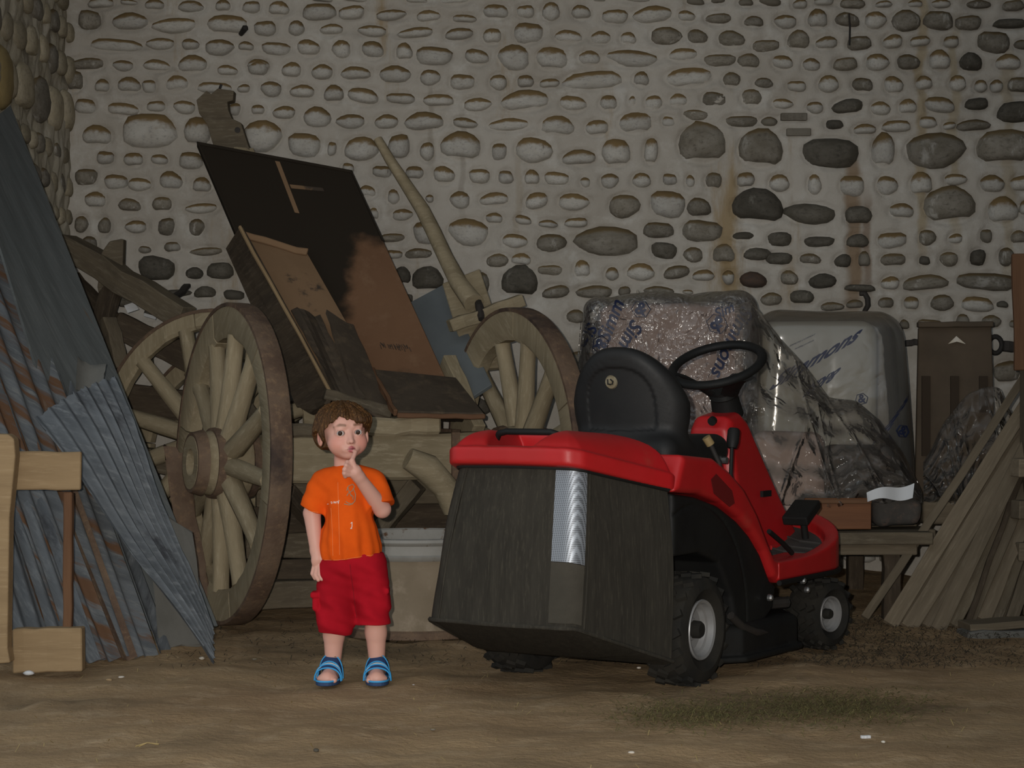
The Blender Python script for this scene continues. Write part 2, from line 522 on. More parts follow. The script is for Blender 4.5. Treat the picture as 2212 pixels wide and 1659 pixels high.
M_['zinc_rust'] = mat('rusty_corrugated_iron', (.14, .15, .16), (.085, .092, .098), (.19, .195, .19), scale=3, stretch=(7, .5, 1), rough=.65, rough2=.9, bump=.35, bscale=25, bstretch=(10, .6, 1), metallic=.2, spec=.3,
                      patch=(.13, .068, .036), patch_scale=2.0, patch_lo=.5, patch_hi=.6, patch_stretch=(9, .3, 1))
M_['fibro'] = mat('grey_fibre_cement', (.145, .142, .128), (.115, .112, .1), scale=5, rough=.95, bump=.3, bscale=60)
M_['enamel'] = mat('chipped_white_enamel', (.29, .28, .255), (.21, .2, .175), scale=5, rough=.6, bump=.4, bscale=40, patch=(.12, .065, .035), patch_scale=9, patch_lo=.58, patch_hi=.64)
M_['tub'] = mat('dirty_tan_metal', (.25, .2, .14), (.19, .15, .10), (.29, .235, .17), scale=3, rough=.7, bump=.3, bscale=40, spec=.3)
# mower
M_['red'] = mat('red_plastic', (.48, .012, .015), (.40, .014, .014), scale=3, rough=.38, rough2=.55, bump=.05, bscale=60, spec=.45, patch=(.36, .05, .035), patch_scale=5, patch_lo=.58, patch_hi=.85)
M_['black_pl'] = mat('black_plastic', (.010, .010, .010), (.014, .014, .013), scale=5, rough=.5, rough2=.7, bump=.15, bscale=120, spec=.22)
M_['seat_vinyl'] = mat('black_seat_vinyl', (.013, .013, .013), (.018, .0175, .017), scale=5, rough=.5, rough2=.62, bump=.25, bscale=240, spec=.28, bdist=.001)
M_['rubber'] = mat('dusty_black_rubber', (.015, .0145, .013), (.028, .025, .02), scale=8, rough=.9, bump=.3, bscale=80, spec=.2)
M_['rim'] = mat('grey_wheel_paint', (.33, .33, .33), (.26, .25, .24), scale=6, rough=.42, bump=.05, bscale=80, metallic=.35, spec=.5)
M_['bag'] = mat('dusty_black_fabric', (.040, .036, .029), (.030, .027, .022), (.058, .052, .040), scale=7, stretch=(5, 5, .4), rough=.95, bump=.3, bscale=160, spec=.1, bdist=.001)
M_['chrome'] = mat('steel', (.5, .5, .5), rough=.3, metallic=.9, bump=0)
M_['tan_knob'] = mat('tan_knob', (.28, .2, .09), rough=.5, bump=0)
M_['mat_rubber'] = mat('grey_foot_mat', (.045, .043, .04), (.07, .065, .058), scale=6, rough=.85, bump=.3, bscale=60)
M_['sticker'] = mat('silver_sticker', (.4, .36, .26), (.25, .2, .12), scale=30, rough=.35, metallic=.4, bump=0)
M_['ink'] = mat('dark_blue_print', (.012, .018, .05), rough=.5, bump=0, spec=.4)
M_['greyprint'] = mat('grey_print', (.30, .26, .17), rough=.8, bump=0)
M_['whiteprint'] = mat('white_print', (.75, .68, .6), rough=.8, bump=0)
M_['orangestitch'] = mat('orange_stitching', (.85, .26, .08), rough=.8, bump=0)
# child
M_['skin'] = mat('skin', (.6, .3, .22), vcol=True, rough=.5, bump=.05, bscale=200, spec=.35, sss=.12, randomise=False)
M_['hair'] = mat('brown_hair', (.085, .038, .013), (.035, .017, .007), (.23, .115, .038), scale=34, stretch=(1.8, 1.8, .22), rough=.5, bump=.9, bscale=90, bstretch=(1.6, 1.6, .18), spec=.18, randomise=False, bdist=.004)
M_['orange'] = mat('orange_cotton', (.78, .105, .008), (.66, .085, .007), scale=9, rough=.95, bump=.25, bscale=260, spec=.1, bdist=.001)
M_['redcloth'] = mat('red_cotton', (.42, .008, .018), (.33, .006, .014), scale=9, rough=.95, bump=.3, bscale=260, spec=.1, bdist=.001)
M_['eye'] = mat('eye_white', (.62, .58, .55), rough=.15, bump=0, spec=.6)
M_['iris'] = mat('dark_brown_iris', (.035, .016, .008), rough=.1, bump=0, spec=.7)
M_['navy'] = mat('navy_strap', (.015, .035, .10), rough=.7, bump=.2, bscale=200)
M_['cyan'] = mat('bright_blue_piping', (.05, .34, .68), rough=.6, bump=.1, bscale=200)
M_['greystrap'] = mat('white_grey_strap', (.55, .55, .53), rough=.7, bump=.1, bscale=200)
M_['sole'] = mat('blue_rubber_sole', (.03, .06, .14), rough=.7, bump=.1, bscale=100)
M_['paper'] = mat('white_paper', (.62, .63, .64), rough=.8, bump=.1, bscale=60)
M_['scrap'] = mat('pale_scrap', (.5, .44, .34), (.6, .56, .5), scale=30, rough=.9, bump=.1)
M_['straw'] = mat('dry_straw', (.38, .28, .12), (.26, .19, .08), scale=40, rough=.8, bump=0)
M_['clippings'] = mat('dry_green_clippings', (.115, .105, .038), (.18, .14, .055), (.06, .065, .02), scale=30, rough=.9, bump=0)
M_['kraft'] = mat('brown_kraft_board', (.095, .07, .047), (.07, .052, .035), scale=4, rough=.85, bump=.2, bscale=40)
M_['slot'] = mat('dark_slot', (.04, .028, .018), rough=.9, bump=0)
M_['pinkfab'] = mat('pink_grey_fabric', (.36, .275, .24), (.29, .215, .185), (.42, .335, .3), scale=4, rough=.9, bump=.3, bscale=40)
M_['whitefab'] = mat('off_white_fabric', (.40, .38, .325), (.34, .32, .27), scale=3, rough=.9, bump=.2, bscale=40)
M_['darkfab'] = mat('dark_grey_bundle', (.085, .075, .065), (.055, .05, .045), (.13, .09, .07), scale=6, rough=.9, bump=.4, bscale=30)

def film(name, opac=.25, tint=(.45, .42, .40), bscale=14, bump=1.0, bdist=.02, rough=.12, dust=(.2, .17, .12), spec=.8, ior=1.5):
    """thin clear plastic: partly see-through, glossy, crumpled"""
    m = bpy.data.materials.new(name); m.use_nodes = True
    nt = m.node_tree; L = nt.links
    bs = nt.nodes['Principled BSDF']; out = nt.nodes['Material Output']
    bs.inputs['Base Color'].default_value = (*tint, 1)
    bs.inputs['Roughness'].default_value = rough
    bs.inputs['Specular IOR Level'].default_value = spec
    tc = N(nt, 'ShaderNodeTexCoord')
    nz = N(nt, 'ShaderNodeTexNoise'); nz.inputs['Scale'].default_value = 3.0; nz.inputs['Detail'].default_value = 3
    L.new(tc.outputs['Object'], nz.inputs['Vector'])
    ad = N(nt, 'ShaderNodeVectorMath', operation='MULTIPLY_ADD'); L.new(nz.outputs['Color'], ad.inputs[0]); ad.inputs[1].default_value = (.22, .22, .22)
    L.new(tc.outputs['Object'], ad.inputs[2])
    def ridge(sc, st, det):
        mp = N(nt, 'ShaderNodeMapping'); mp.inputs['Scale'].default_value = st; L.new(ad.outputs[0], mp.inputs['Vector'])
        n = N(nt, 'ShaderNodeTexNoise'); n.inputs['Scale'].default_value = sc; n.inputs['Detail'].default_value = det; n.inputs['Roughness'].default_value = .45
        L.new(mp.outputs[0], n.inputs['Vector'])
        s1 = N(nt, 'ShaderNodeMath', operation='SUBTRACT'); L.new(n.outputs['Fac'], s1.inputs[0]); s1.inputs[1].default_value = .5
        s2 = N(nt, 'ShaderNodeMath', operation='ABSOLUTE'); L.new(s1.outputs[0], s2.inputs[0])
        return s2.outputs[0]
    r1 = ridge(bscale, (1, 1, 1.0), 2); r2 = ridge(bscale * 2.3, (1.0, 1, .8), 3)
    m2_ = N(nt, 'ShaderNodeMath', operation='MULTIPLY'); L.new(r2, m2_.inputs[0]); m2_.inputs[1].default_value = .55
    sm = N(nt, 'ShaderNodeMath', operation='ADD'); L.new(r1, sm.inputs[0]); L.new(m2_.outputs[0], sm.inputs[1])
    bp = N(nt, 'ShaderNodeBump'); bp.inputs['Strength'].default_value = bump; bp.inputs['Distance'].default_value = bdist
    L.new(sm.outputs[0], bp.inputs['Height']); L.new(bp.outputs[0], bs.inputs['Normal'])
    geo = N(nt, 'ShaderNodeNewGeometry'); sp = N(nt, 'ShaderNodeSeparateXYZ'); L.new(geo.outputs['Normal'], sp.inputs[0])
    mr = N(nt, 'ShaderNodeMapRange'); mr.inputs['From Min'].default_value = .3; mr.inputs['From Max'].default_value = .9
    L.new(sp.outputs[2], mr.inputs['Value'])
    mx = N(nt, 'ShaderNodeMix', data_type='RGBA'); L.new(mr.outputs[0], mx.inputs[0]); mx.inputs[6].default_value = (*tint, 1); mx.inputs[7].default_value = (*dust, 1)
    L.new(mx.outputs[2], bs.inputs['Base Color'])
    rr = N(nt, 'ShaderNodeMapRange'); rr.inputs['To Min'].default_value = rough; rr.inputs['To Max'].default_value = .6
    L.new(mr.outputs[0], rr.inputs['Value']); L.new(rr.outputs[0], bs.inputs['Roughness'])
    tr = N(nt, 'ShaderNodeBsdfTransparent'); tr.inputs[0].default_value = (.96, .95, .93, 1)
    # film turns more opaque where dust lies on it
    op = N(nt, 'ShaderNodeMapRange'); op.inputs['To Min'].default_value = opac; op.inputs['To Max'].default_value = min(1, opac + .45)
    L.new(mr.outputs[0], op.inputs['Value'])
    ms = N(nt, 'ShaderNodeMixShader'); L.new(op.outputs[0], ms.inputs[0]); L.new(tr.outputs[0], ms.inputs[1]); L.new(bs.outputs[0], ms.inputs[2])
    # the gloss of the film itself
    gl = N(nt, 'ShaderNodeBsdfGlossy'); gl.inputs['Roughness'].default_value = rough; gl.inputs['Color'].default_value = (.9, .9, .9, 1); L.new(bp.outputs[0], gl.inputs['Normal'])
    lw = N(nt, 'ShaderNodeFresnel'); lw.inputs['IOR'].default_value = ior; L.new(bp.outputs[0], lw.inputs['Normal'])
    m2 = N(nt, 'ShaderNodeMixShader'); L.new(lw.outputs[0], m2.inputs[0]); L.new(ms.outputs[0], m2.inputs[1]); L.new(gl.outputs[0], m2.inputs[2])
    L.new(m2.outputs[0], out.inputs['Surface'])
    return m
M_['film'] = film('clear_plastic_film', .16, (.34, .32, .31), bscale=10, bump=1.0, bdist=.05, rough=.17)
M_['film_smooth'] = film('taut_plastic_film', .25, (.27, .26, .24), bscale=3, bump=.5, bdist=.02, rough=.16, dust=(.17, .13, .085))
M_['film_loose'] = film('loose_plastic_film', .045, (.22, .2, .19), bscale=6, bump=.9, bdist=.05, rough=.13, dust=(.12, .10, .08), ior=1.2)
# ------------------------------------------------------------------ structure
WY = 10.0      # back wall plane
LX = -2.124    # left wall plane
# floor: one dirt sheet, gently uneven
def floor():
    xs = np.concatenate([np.linspace(-7, -2.4, 8)[:-1], np.linspace(-2.4, 2.8, 150), np.linspace(2.8, 7, 8)[1:]])
    ys = np.concatenate([np.linspace(-6, 4.6, 14)[:-1], np.linspace(4.6, 10.3, 190)])
    X, Y = np.meshgrid(xs, ys, indexing='ij')
    r = np.random.default_rng(3)
    Z = np.zeros_like(X)
    for k in range(26):
        fx, fy = r.normal(0, 1, 2) * (3 + k * .7); ph = r.uniform(0, 6.28)
        Z += np.sin(fx * X + fy * Y + ph) * .0028 / (1 + k * .09)
    Z -= .004
    # small mound at the left front
    mx = P(105, 1522, 6.25)
    Z += .026 * np.exp(-(((X - mx.x) / .05) ** 2 + ((Y - 6.2) / .10) ** 2))
    # litter banked against the foot of the metal sheets and along the back
    Z += .035 * np.exp(-((Y - (7.45 + .25 * (X + 1.6))) / .18) ** 2) * np.exp(-((X + 1.5) / .45) ** 2)
    Z += .05 * np.clip((Y - 8.6) / 1.2, 0, 1) * (1 + .5 * np.sin(5 * X))
    Z = np.where((Y < 4.6), Z * .5, Z)
    nx, ny = X.shape
    vs = np.stack([X, Y, Z], -1).reshape(-1, 3)
    i, j = np.meshgrid(np.arange(nx - 1), np.arange(ny - 1), indexing='ij')
    a = (i * ny + j).ravel()
    fs = np.stack([a, a + ny, a + ny + 1, a + 1], 1)
    me = mesh_from(vs.tolist(), fs.tolist(), 'floor')
    o = link('floor', me, M_['dirt'], smooth=True)
    tag(o, 'packed brown dirt floor of the barn', None, None, 'structure')
floor()

# stones of the back wall, read off the photograph: (left, top, right, bottom, tone) in picture units of each survey tile
ST = []
def tile(ox, oy, sc, txt):
    for it in txt.split(';'):
        q = it.split()
        if len(q) < 4: continue
        a = [float(x) for x in q[:4]]
        ST.append((ox + a[0] / sc, oy + a[1] / sc, ox + a[2] / sc, oy + a[3] / sc, q[4] if len(q) > 4 else 'p'))
tile(0, 0, 3.95, '745 -20 960 70;1030 -10 1170 45;1230 0 1395 85;1515 5 1735 100;1835 5 1965 95;2070 10 2212 105;665 90 850 245 m;960 105 1245 250;1305 150 1665 275;1765 140 2110 290;775 330 1185 435;1250 320 1475 420;1555 325 1690 430;1745 335 1985 465;2030 360 2160 430;595 490 875 600 m;960 510 1130 605;1230 505 1455 615;1515 485 1760 625;1855 555 2025 645;2120 500 2290 600;560 620 705 775 m;805 685 930 790;1000 670 1195 790;1215 680 1330 790;1405 655 1610 785;1690 700 1960 790;2025 715 2125 795;640 845 810 965;910 885 1180 990;1255 860 1405 950;1480 855 1660 970;1950 880 2050 980;695 1085 945 1240;1050 975 1485 1255;1565 1020 1800 1245;825 1290 960 1395;1055 1310 1215 1420;1290 1315 1430 1410;1530 1300 1720 1440;640 1440 815 1575 m;890 1490 1075 1610;1090 1515 1280 1630;1360 1465 1560 1625;1640 1525 1800 1645')
tile(0, 200, 2.764, '505 600 630 690;710 630 835 715 m;905 630 1025 710 m;1110 660 1290 720;440 740 520 830 m;580 750 655 845 m;745 765 870 835;945 750 1040 850 m;1125 755 1220 850 m;480 860 575 945 m;825 915 895 960 m;980 895 1075 955 m;1135 925 1330 970 m;825 980 1035 1115 d;1105 1045 1210 1110 d;1240 1015 1385 1110 d;950 1175 1130 1225 d;1155 1165 1285 1230 d;1335 1180 1450 1235 d;600 1010 700 1080 m;700 1220 800 1290 d;860 1290 990 1350 d;1000 1420 1150 1500 d')
tile(500, 0, 3.687, '295 20 455 120;575 25 815 155;860 45 1050 145;1150 75 1385 155;1480 80 1670 175;1760 120 1950 180;2010 40 2205 150;185 165 345 280;450 165 580 280;700 190 880 275;1010 200 1230 285;1330 215 1590 305;1700 220 1910 320;2005 235 2150 350;250 335 460 435;530 310 700 450;800 320 950 460;1045 325 1215 470;1310 355 1440 480;1480 370 1740 515;1875 385 2050 520;135 470 280 610;395 495 550 620;640 510 800 630;880 525 1100 640;1185 520 1420 655;1505 550 1660 680;1745 590 1930 710;2060 590 2190 715;235 645 390 765;460 675 650 780;735 690 890 810;935 700 1170 830;1245 740 1450 820;1535 755 1765 850;1850 780 2070 880;155 840 260 915;330 840 495 955;570 855 790 1010;835 910 1060 1020;1145 910 1320 1025;1390 890 1685 1045;1775 935 1955 1025;90 960 390 1200;460 1060 700 1245;765 1130 830 1235;895 1095 1170 1270;1250 1075 1415 1250;1505 1130 1610 1275;1675 1065 1975 1275;2075 1140 2190 1270;885 1300 970 1370;1130 1320 1270 1410;1385 1330 1525 1430;1615 1320 1775 1465;1900 1345 2050 1455;2130 1360 2240 1460;1020 1475 1150 1580;1240 1510 1340 1625;1545 1550 1610 1610;1740 1525 1900 1659;1985 1540 2200 1640;1400 -25 1560 25;640 -30 800 12;900 -30 1080 10;1650 -40 1890 35')
tile(1050, 0, 3.687, '250 40 380 140;445 20 590 160;690 35 830 155;935 75 1125 180;1180 45 1475 180;1535 80 1665 175;1750 100 1940 195 m;2055 135 2212 215 m;860 -30 950 12;1090 -30 1310 10;1600 -20 1735 35 m;1800 -20 1900 20 m;2010 -10 2130 50 m;225 180 445 345;555 235 770 350;835 245 990 355;1065 265 1200 360;1310 215 1560 355 m;1610 230 1765 360 m;1850 245 2070 380 m;95 355 355 555;400 385 655 560;735 410 910 525;965 395 1370 530;1450 380 1675 495;1735 430 1980 525 m;2010 435 2180 545 m;250 605 380 700;430 630 580 700;625 570 1075 705;1175 580 1300 690;1425 550 1810 700;1885 585 2025 695 m;2135 620 2290 700 m;130 730 490 885;600 755 800 895;910 765 1045 885;1130 760 1195 860;1265 755 1405 880;1450 755 1605 855;1725 730 1910 850 m;2030 720 2200 850 m;30 940 340 1040;430 935 710 1085;790 965 980 1080;1050 905 1330 1065;1400 925 1505 1010;1565 870 1775 960 m;1910 920 2155 1010 m;240 1090 520 1295;610 1205 870 1315;930 1120 1150 1325;1260 1120 1370 1305;1530 1000 1915 1300 m;2010 1055 2370 1335 m;305 1365 425 1475;470 1370 655 1470;750 1410 830 1495;915 1380 1055 1500;1165 1380 1315 1490;1410 1385 1520 1470;1590 1395 1665 1490;1745 1385 1880 1505 m;2000 1380 2140 1495')
tile(1600, 0, 3.614, '150 -20 320 40 m;410 -10 520 70;585 -20 725 35;785 -10 970 70 m;1060 0 1180 60;1310 0 1420 60;1500 -10 1640 60;1770 0 1960 60 m;2060 0 2212 80 m;270 115 440 215;530 85 680 220;755 95 930 215 m;975 90 1140 215;1185 80 1410 235 m;1445 85 1655 225 m;1690 120 1880 225 m;1990 145 2230 215 d;95 310 295 400 m;370 250 540 390 m;580 285 755 385;845 280 1015 385 m;1120 265 1260 385;1330 285 1480 365;1595 280 1705 365;1870 245 2100 405 m;2150 310 2290 390 m;255 430 415 545;485 455 625 550;735 450 910 545 m;985 420 1160 545;1240 420 1400 550 m;1485 400 1635 550;1725 410 1890 560 d;2000 435 2190 550;375 630 510 710;610 590 770 715;880 615 1035 720 m;1130 590 1270 740;1380 590 1500 705;1635 590 1765 705;1830 625 1930 715;1955 620 2050 720;2095 610 2270 725 m;245 770 410 845;525 790 645 885;720 770 950 895 d;1020 790 1170 900;1235 785 1380 890;1455 755 1680 890;1765 765 1935 850 d;2025 795 2300 950 d;165 910 285 985 m;315 885 515 940 b;360 1005 545 1060 b;670 935 800 1005 d;885 975 1060 1050;1120 940 1325 1025;1405 910 1530 995;1580 950 1680 1015;1700 940 1945 1025 m;500 1080 910 1305 d;1030 1060 1200 1310;1290 1040 1755 1305 m;1855 1030 2290 1285 m;225 1365 385 1490;525 1365 635 1515;780 1370 965 1530;1060 1370 1225 1525;1320 1360 1500 1525;1600 1355 1765 1445;1880 1365 2060 1500;2120 1375 2270 1480')
tile(1050, 380, 3.687, '310 130 485 275;575 140 820 270;985 145 1220 330 m;1320 120 1580 325;1610 170 1790 335 m;1965 130 2370 380 d;0 300 130 380;240 310 360 395;420 350 565 415;635 335 805 405;130 460 325 575;405 460 630 605 m;715 410 1220 630 m;1265 370 1485 490 m;1575 355 1870 520 m;1960 450 2135 515 d;0 620 180 725 m;200 625 360 715;1325 530 1515 655 d;1575 570 1730 685 m;1805 555 1985 700 m;2045 570 2260 680 d;415 710 610 790 m;700 685 830 815;950 730 1060 830;1120 700 1345 830;1410 715 1615 830 m;1650 745 1810 845;1885 755 1980 860;2025 770 2240 885 r;120 740 415 965 d;450 870 650 985 m;725 870 990 985 m;1055 885 1150 960 m;1270 880 1500 950 m;1570 905 1650 945;640 1070 790 1170 m')
tile(1600, 400, 3.614, '355 145 740 300 d;820 175 1030 310 d;1165 150 1355 260;1430 40 1840 295 m;1940 105 2165 305;2180 130 2290 240;215 365 395 475 d;505 400 725 480 d;830 380 995 500 d;1075 370 1290 490;1395 345 1525 470 m;1625 375 1730 465;1875 345 1965 445 m;2115 360 2230 460 m;205 525 400 615 d;470 540 625 620 m;735 535 860 655 d;920 530 1015 645 r;1090 540 1295 635 m;1400 555 1480 620 d;1565 520 1700 630 m;1800 505 1915 620 d;2020 490 2140 625 m;320 670 455 785 m;540 690 745 805 d;1105 710 1235 825;1275 715 1625 825 m;1715 690 2150 815 m;830 775 1045 830 d;835 900 955 965 r;165 840 320 940 m;390 830 575 930 d;635 915 815 985 m;1075 885 1200 965 m;1280 880 1395 975;1490 860 1670 975 m;1740 875 1970 985;2005 910 2095 960 d;1400 1050 1580 1120 m;1690 1010 1790 1100 m;1895 1015 2035 1110 m;1250 1050 1320 1130 m;2110 1050 2212 1110 m')
tile(780, 280, 2.477, '165 425 275 485;40 420 95 485;285 490 400 610;470 475 680 620;235 640 375 695 m;130 645 215 690;270 745 440 865 d;175 740 265 830 d;590 775 685 890 m;240 880 275 930 d;90 555 225 605 m')
tile(0, 0, 1.0, '2149 781 2205 823 m;2050 1000 2120 1040 m;1990 1060 2060 1100 m;2100 1080 2160 1120 m;1230 760 1290 800 m;1170 820 1230 860 d;1010 860 1060 900 d;270 760 330 800 d;310 830 370 870 d;1700 1185 1800 1225 m;1820 1180 1890 1215;1905 1182 1975 1218 m')

def stone_variants():
    """rounded river cobbles set in mortar: unit size 1 x 1, bulging towards -y"""
    out = []
    r = random.Random(5)
    n = 14
    for k in range(26):
        kind = k % 4          # 0 oval, 1 flat bottom dome, 2 wedge, 3 blocky
        ph = [r.uniform(0, 6.28) for _ in range(4)]
        skew = r.uniform(-.25, .25)
        def outline(a):
            c, s = math.cos(a), math.sin(a)
            e = {0: 2.0, 1: 2.1, 2: 2.0, 3: 3.2}[kind]
            rad = (abs(c) ** e + abs(s) ** e) ** (-1 / e)
            rad *= 1 + .045 * math.sin(2 * a + ph[0]) + .04 * math.sin(3 * a + ph[1]) + .025 * math.sin(5 * a + ph[2])
            x, z = c * rad * .5, s * rad * .5
            if kind == 1: z = max(z, -.34) * 1.12 + .03
            if kind == 2:
                x += skew * (z + .2)
                if z < -.3: z = -.3 + (z + .3) * .4
            return x, z
        vs = []; fs = []
        levels = [(1.06, .35), (1.0, -.10), (.90, -.50), (.66, -.82), (.34, -.97)]
        for (sc, y) in levels:
            for i in range(n):
                x, z = outline(2 * math.pi * i / n)
                vs.append((x * sc, y * .5 + r.uniform(-.03, .03), z * sc))
        vs.append((0, -.5 + r.uniform(-.02, .03), 0))
        for l in range(len(levels) - 1):
            for i in range(n):
                j = (i + 1) % n
                fs.append((l * n + i, l * n + j, (l + 1) * n + j, (l + 1) * n + i))
        for i in range(n):
            fs.append(((len(levels) - 1) * n + i, (len(levels) - 1) * n + (i + 1) % n, len(vs) - 1))
        me = mesh_from(vs, fs, 'cobble')
        bm = bmesh.new(); bm.from_mesh(me); bmesh.ops.recalc_face_normals(bm, faces=bm.faces)
        if sum((f.normal.y for f in bm.faces)) > 0:
            bmesh.ops.reverse_faces(bm, faces=bm.faces)
        bm.to_mesh(me); bm.free()
        me.polygons.foreach_set('use_smooth', [True] * len(me.polygons))
        out.append(me)
    return out
SVAR = stone_variants()
STM = {'p': 'stone_pale', 'm': 'stone_mid', 'd': 'stone_dark', 'r': 'stone_red', 'b': 'brick'}
SVAR_M = {}
def stone_mesh(k, tone):
    key = (k, tone)
    if key not in SVAR_M:
        me = SVAR[k].copy(); me.materials.clear(); me.materials.append(M_[STM.get(tone, tone)])
        SVAR_M[key] = me
    return SVAR_M[key]
def brick_mesh():
    mb = MB(); mb.box((0, 0, 0), (1, 1, 1)); me = mb.mesh('brick', .05, 1); me.materials.append(M_['brick']); return me

def wall_back():
    # mortar face with a shallow rake round every stone
    x0, x1, z0, z1 = LX - .12, 2.75, -.12, 3.0
    nx, nz = 400, 256
    xs = np.linspace(x0, x1, nx); zs = np.linspace(z0, z1, nz)
    X, Z = np.meshgrid(xs, zs, indexing='ij')
    D = np.zeros_like(X)
    r = np.random.default_rng(9)
    for k in range(30):
        fx, fz = r.normal(0, 1, 2) * (2 + k * 1.4)
        D += np.sin(fx * X + fz * Z + r.uniform(0, 6.28)) * .0045 / (1 + .12 * k)
    for (a, b, c, d, t) in ST:
        p = P((a + c) / 2, (b + d) / 2, WY)
        wx = (c - a) / 2 * WY / F_PX; wz = (d - b) / 2 * WY / F_PX
        m = (np.abs(X - p.x) < wx * 1.6 + .03) & (np.abs(Z - p.z) < wz * 1.6 + .03)
        q = np.sqrt(((X[m] - p.x) / wx) ** 2 + ((Z[m] - p.z) / wz) ** 2)
        dist = (q - 1.0) * min(wx, wz)
        D[m] += .018 * np.exp(-(dist / .010) ** 2)
    vs = np.stack([X, WY + D, Z], -1).reshape(-1, 3)
    i, j = np.meshgrid(np.arange(nx - 1), np.arange(nz - 1), indexing='ij')
    a = (i * nz + j).ravel()
    fs = np.stack([a, a + nz, a + nz + 1, a + 1], 1)
    me = mesh_from(vs.tolist(), fs.tolist(), 'wall_back')
    # thickness behind the face
    b = len(me.vertices)
    o = link('wall_back', me, M_['plaster'], smooth=True)
    tag(o, 'lime mortar barn wall set with rows of river cobbles', None, None, 'structure')
    core = MB(); core.box(((x0 + x1) / 2, WY + .27, 1.75), (x1 - x0 + .1, .44, 4.6))
    co = core.obj('wall_core', M_['plaster'], o)
    order = sorted(range(len(ST)), key=lambda k: -(ST[k][2] - ST[k][0]) * (ST[k][3] - ST[k][1]))
    bm_ = brick_mesh()
    rest = MB(); restm = []
    rr = random.Random(21)
    for rank, k in enumerate(order):
        a, b_, c, d, t = ST[k]
        wpx, hpx = c - a, d - b_
        p = P((a + c) / 2, (b_ + d) / 2, WY)
        sx = wpx * WY / F_PX * 1.02; sz = hpx * WY / F_PX * 1.04
        dep = min(.115, .6 * min(sx, sz) + .028)
        M = Matrix.Translation((p.x, WY + .012, p.z)) @ Matrix.Rotation(rr.uniform(-.10, .10), 4, 'Y') @ Matrix.Diagonal((sx * (1 if rr.random() < .6 else -1) if t != 'b' else sx, dep, sz, 1))
        if t == 'b':
            me_ = bm_; M = Matrix.Translation((p.x, WY, p.z)) @ Matrix.Diagonal((sx, .03, sz, 1))
        else:
            var = rr.randrange(26)
            if hpx > 45 and var % 4 == 2: var = (var + 1) % 26
            me_ = stone_mesh(var, t)
        if rank < 300:
            so = link('brick' if t == 'b' else 'stone', me_, None, o, True, matrix=M)
        else:
            bb = len(rest.v)
            for v in me_.vertices: rest.v.append(M @ v.co)
            flip = M.determinant() < 0
            for f in me_.polygons:
                ids = tuple(bb + q for q in f.vertices)
                rest.f.append(ids[::-1] if flip else ids); restm.append({'p': 0, 'm': 1, 'd': 2}.get(t, 1))
    me = mesh_from(rest.v, rest.f, 'small_stones'); [me.materials.append(M_[q]) for q in ('stone_pale', 'stone_mid', 'stone_dark')]; me.polygons.foreach_set('material_index', restm)
    so = link('small_stones', me, None, o, True, smooth=True)
    so['kind'] = 'stuff'
wall_back()
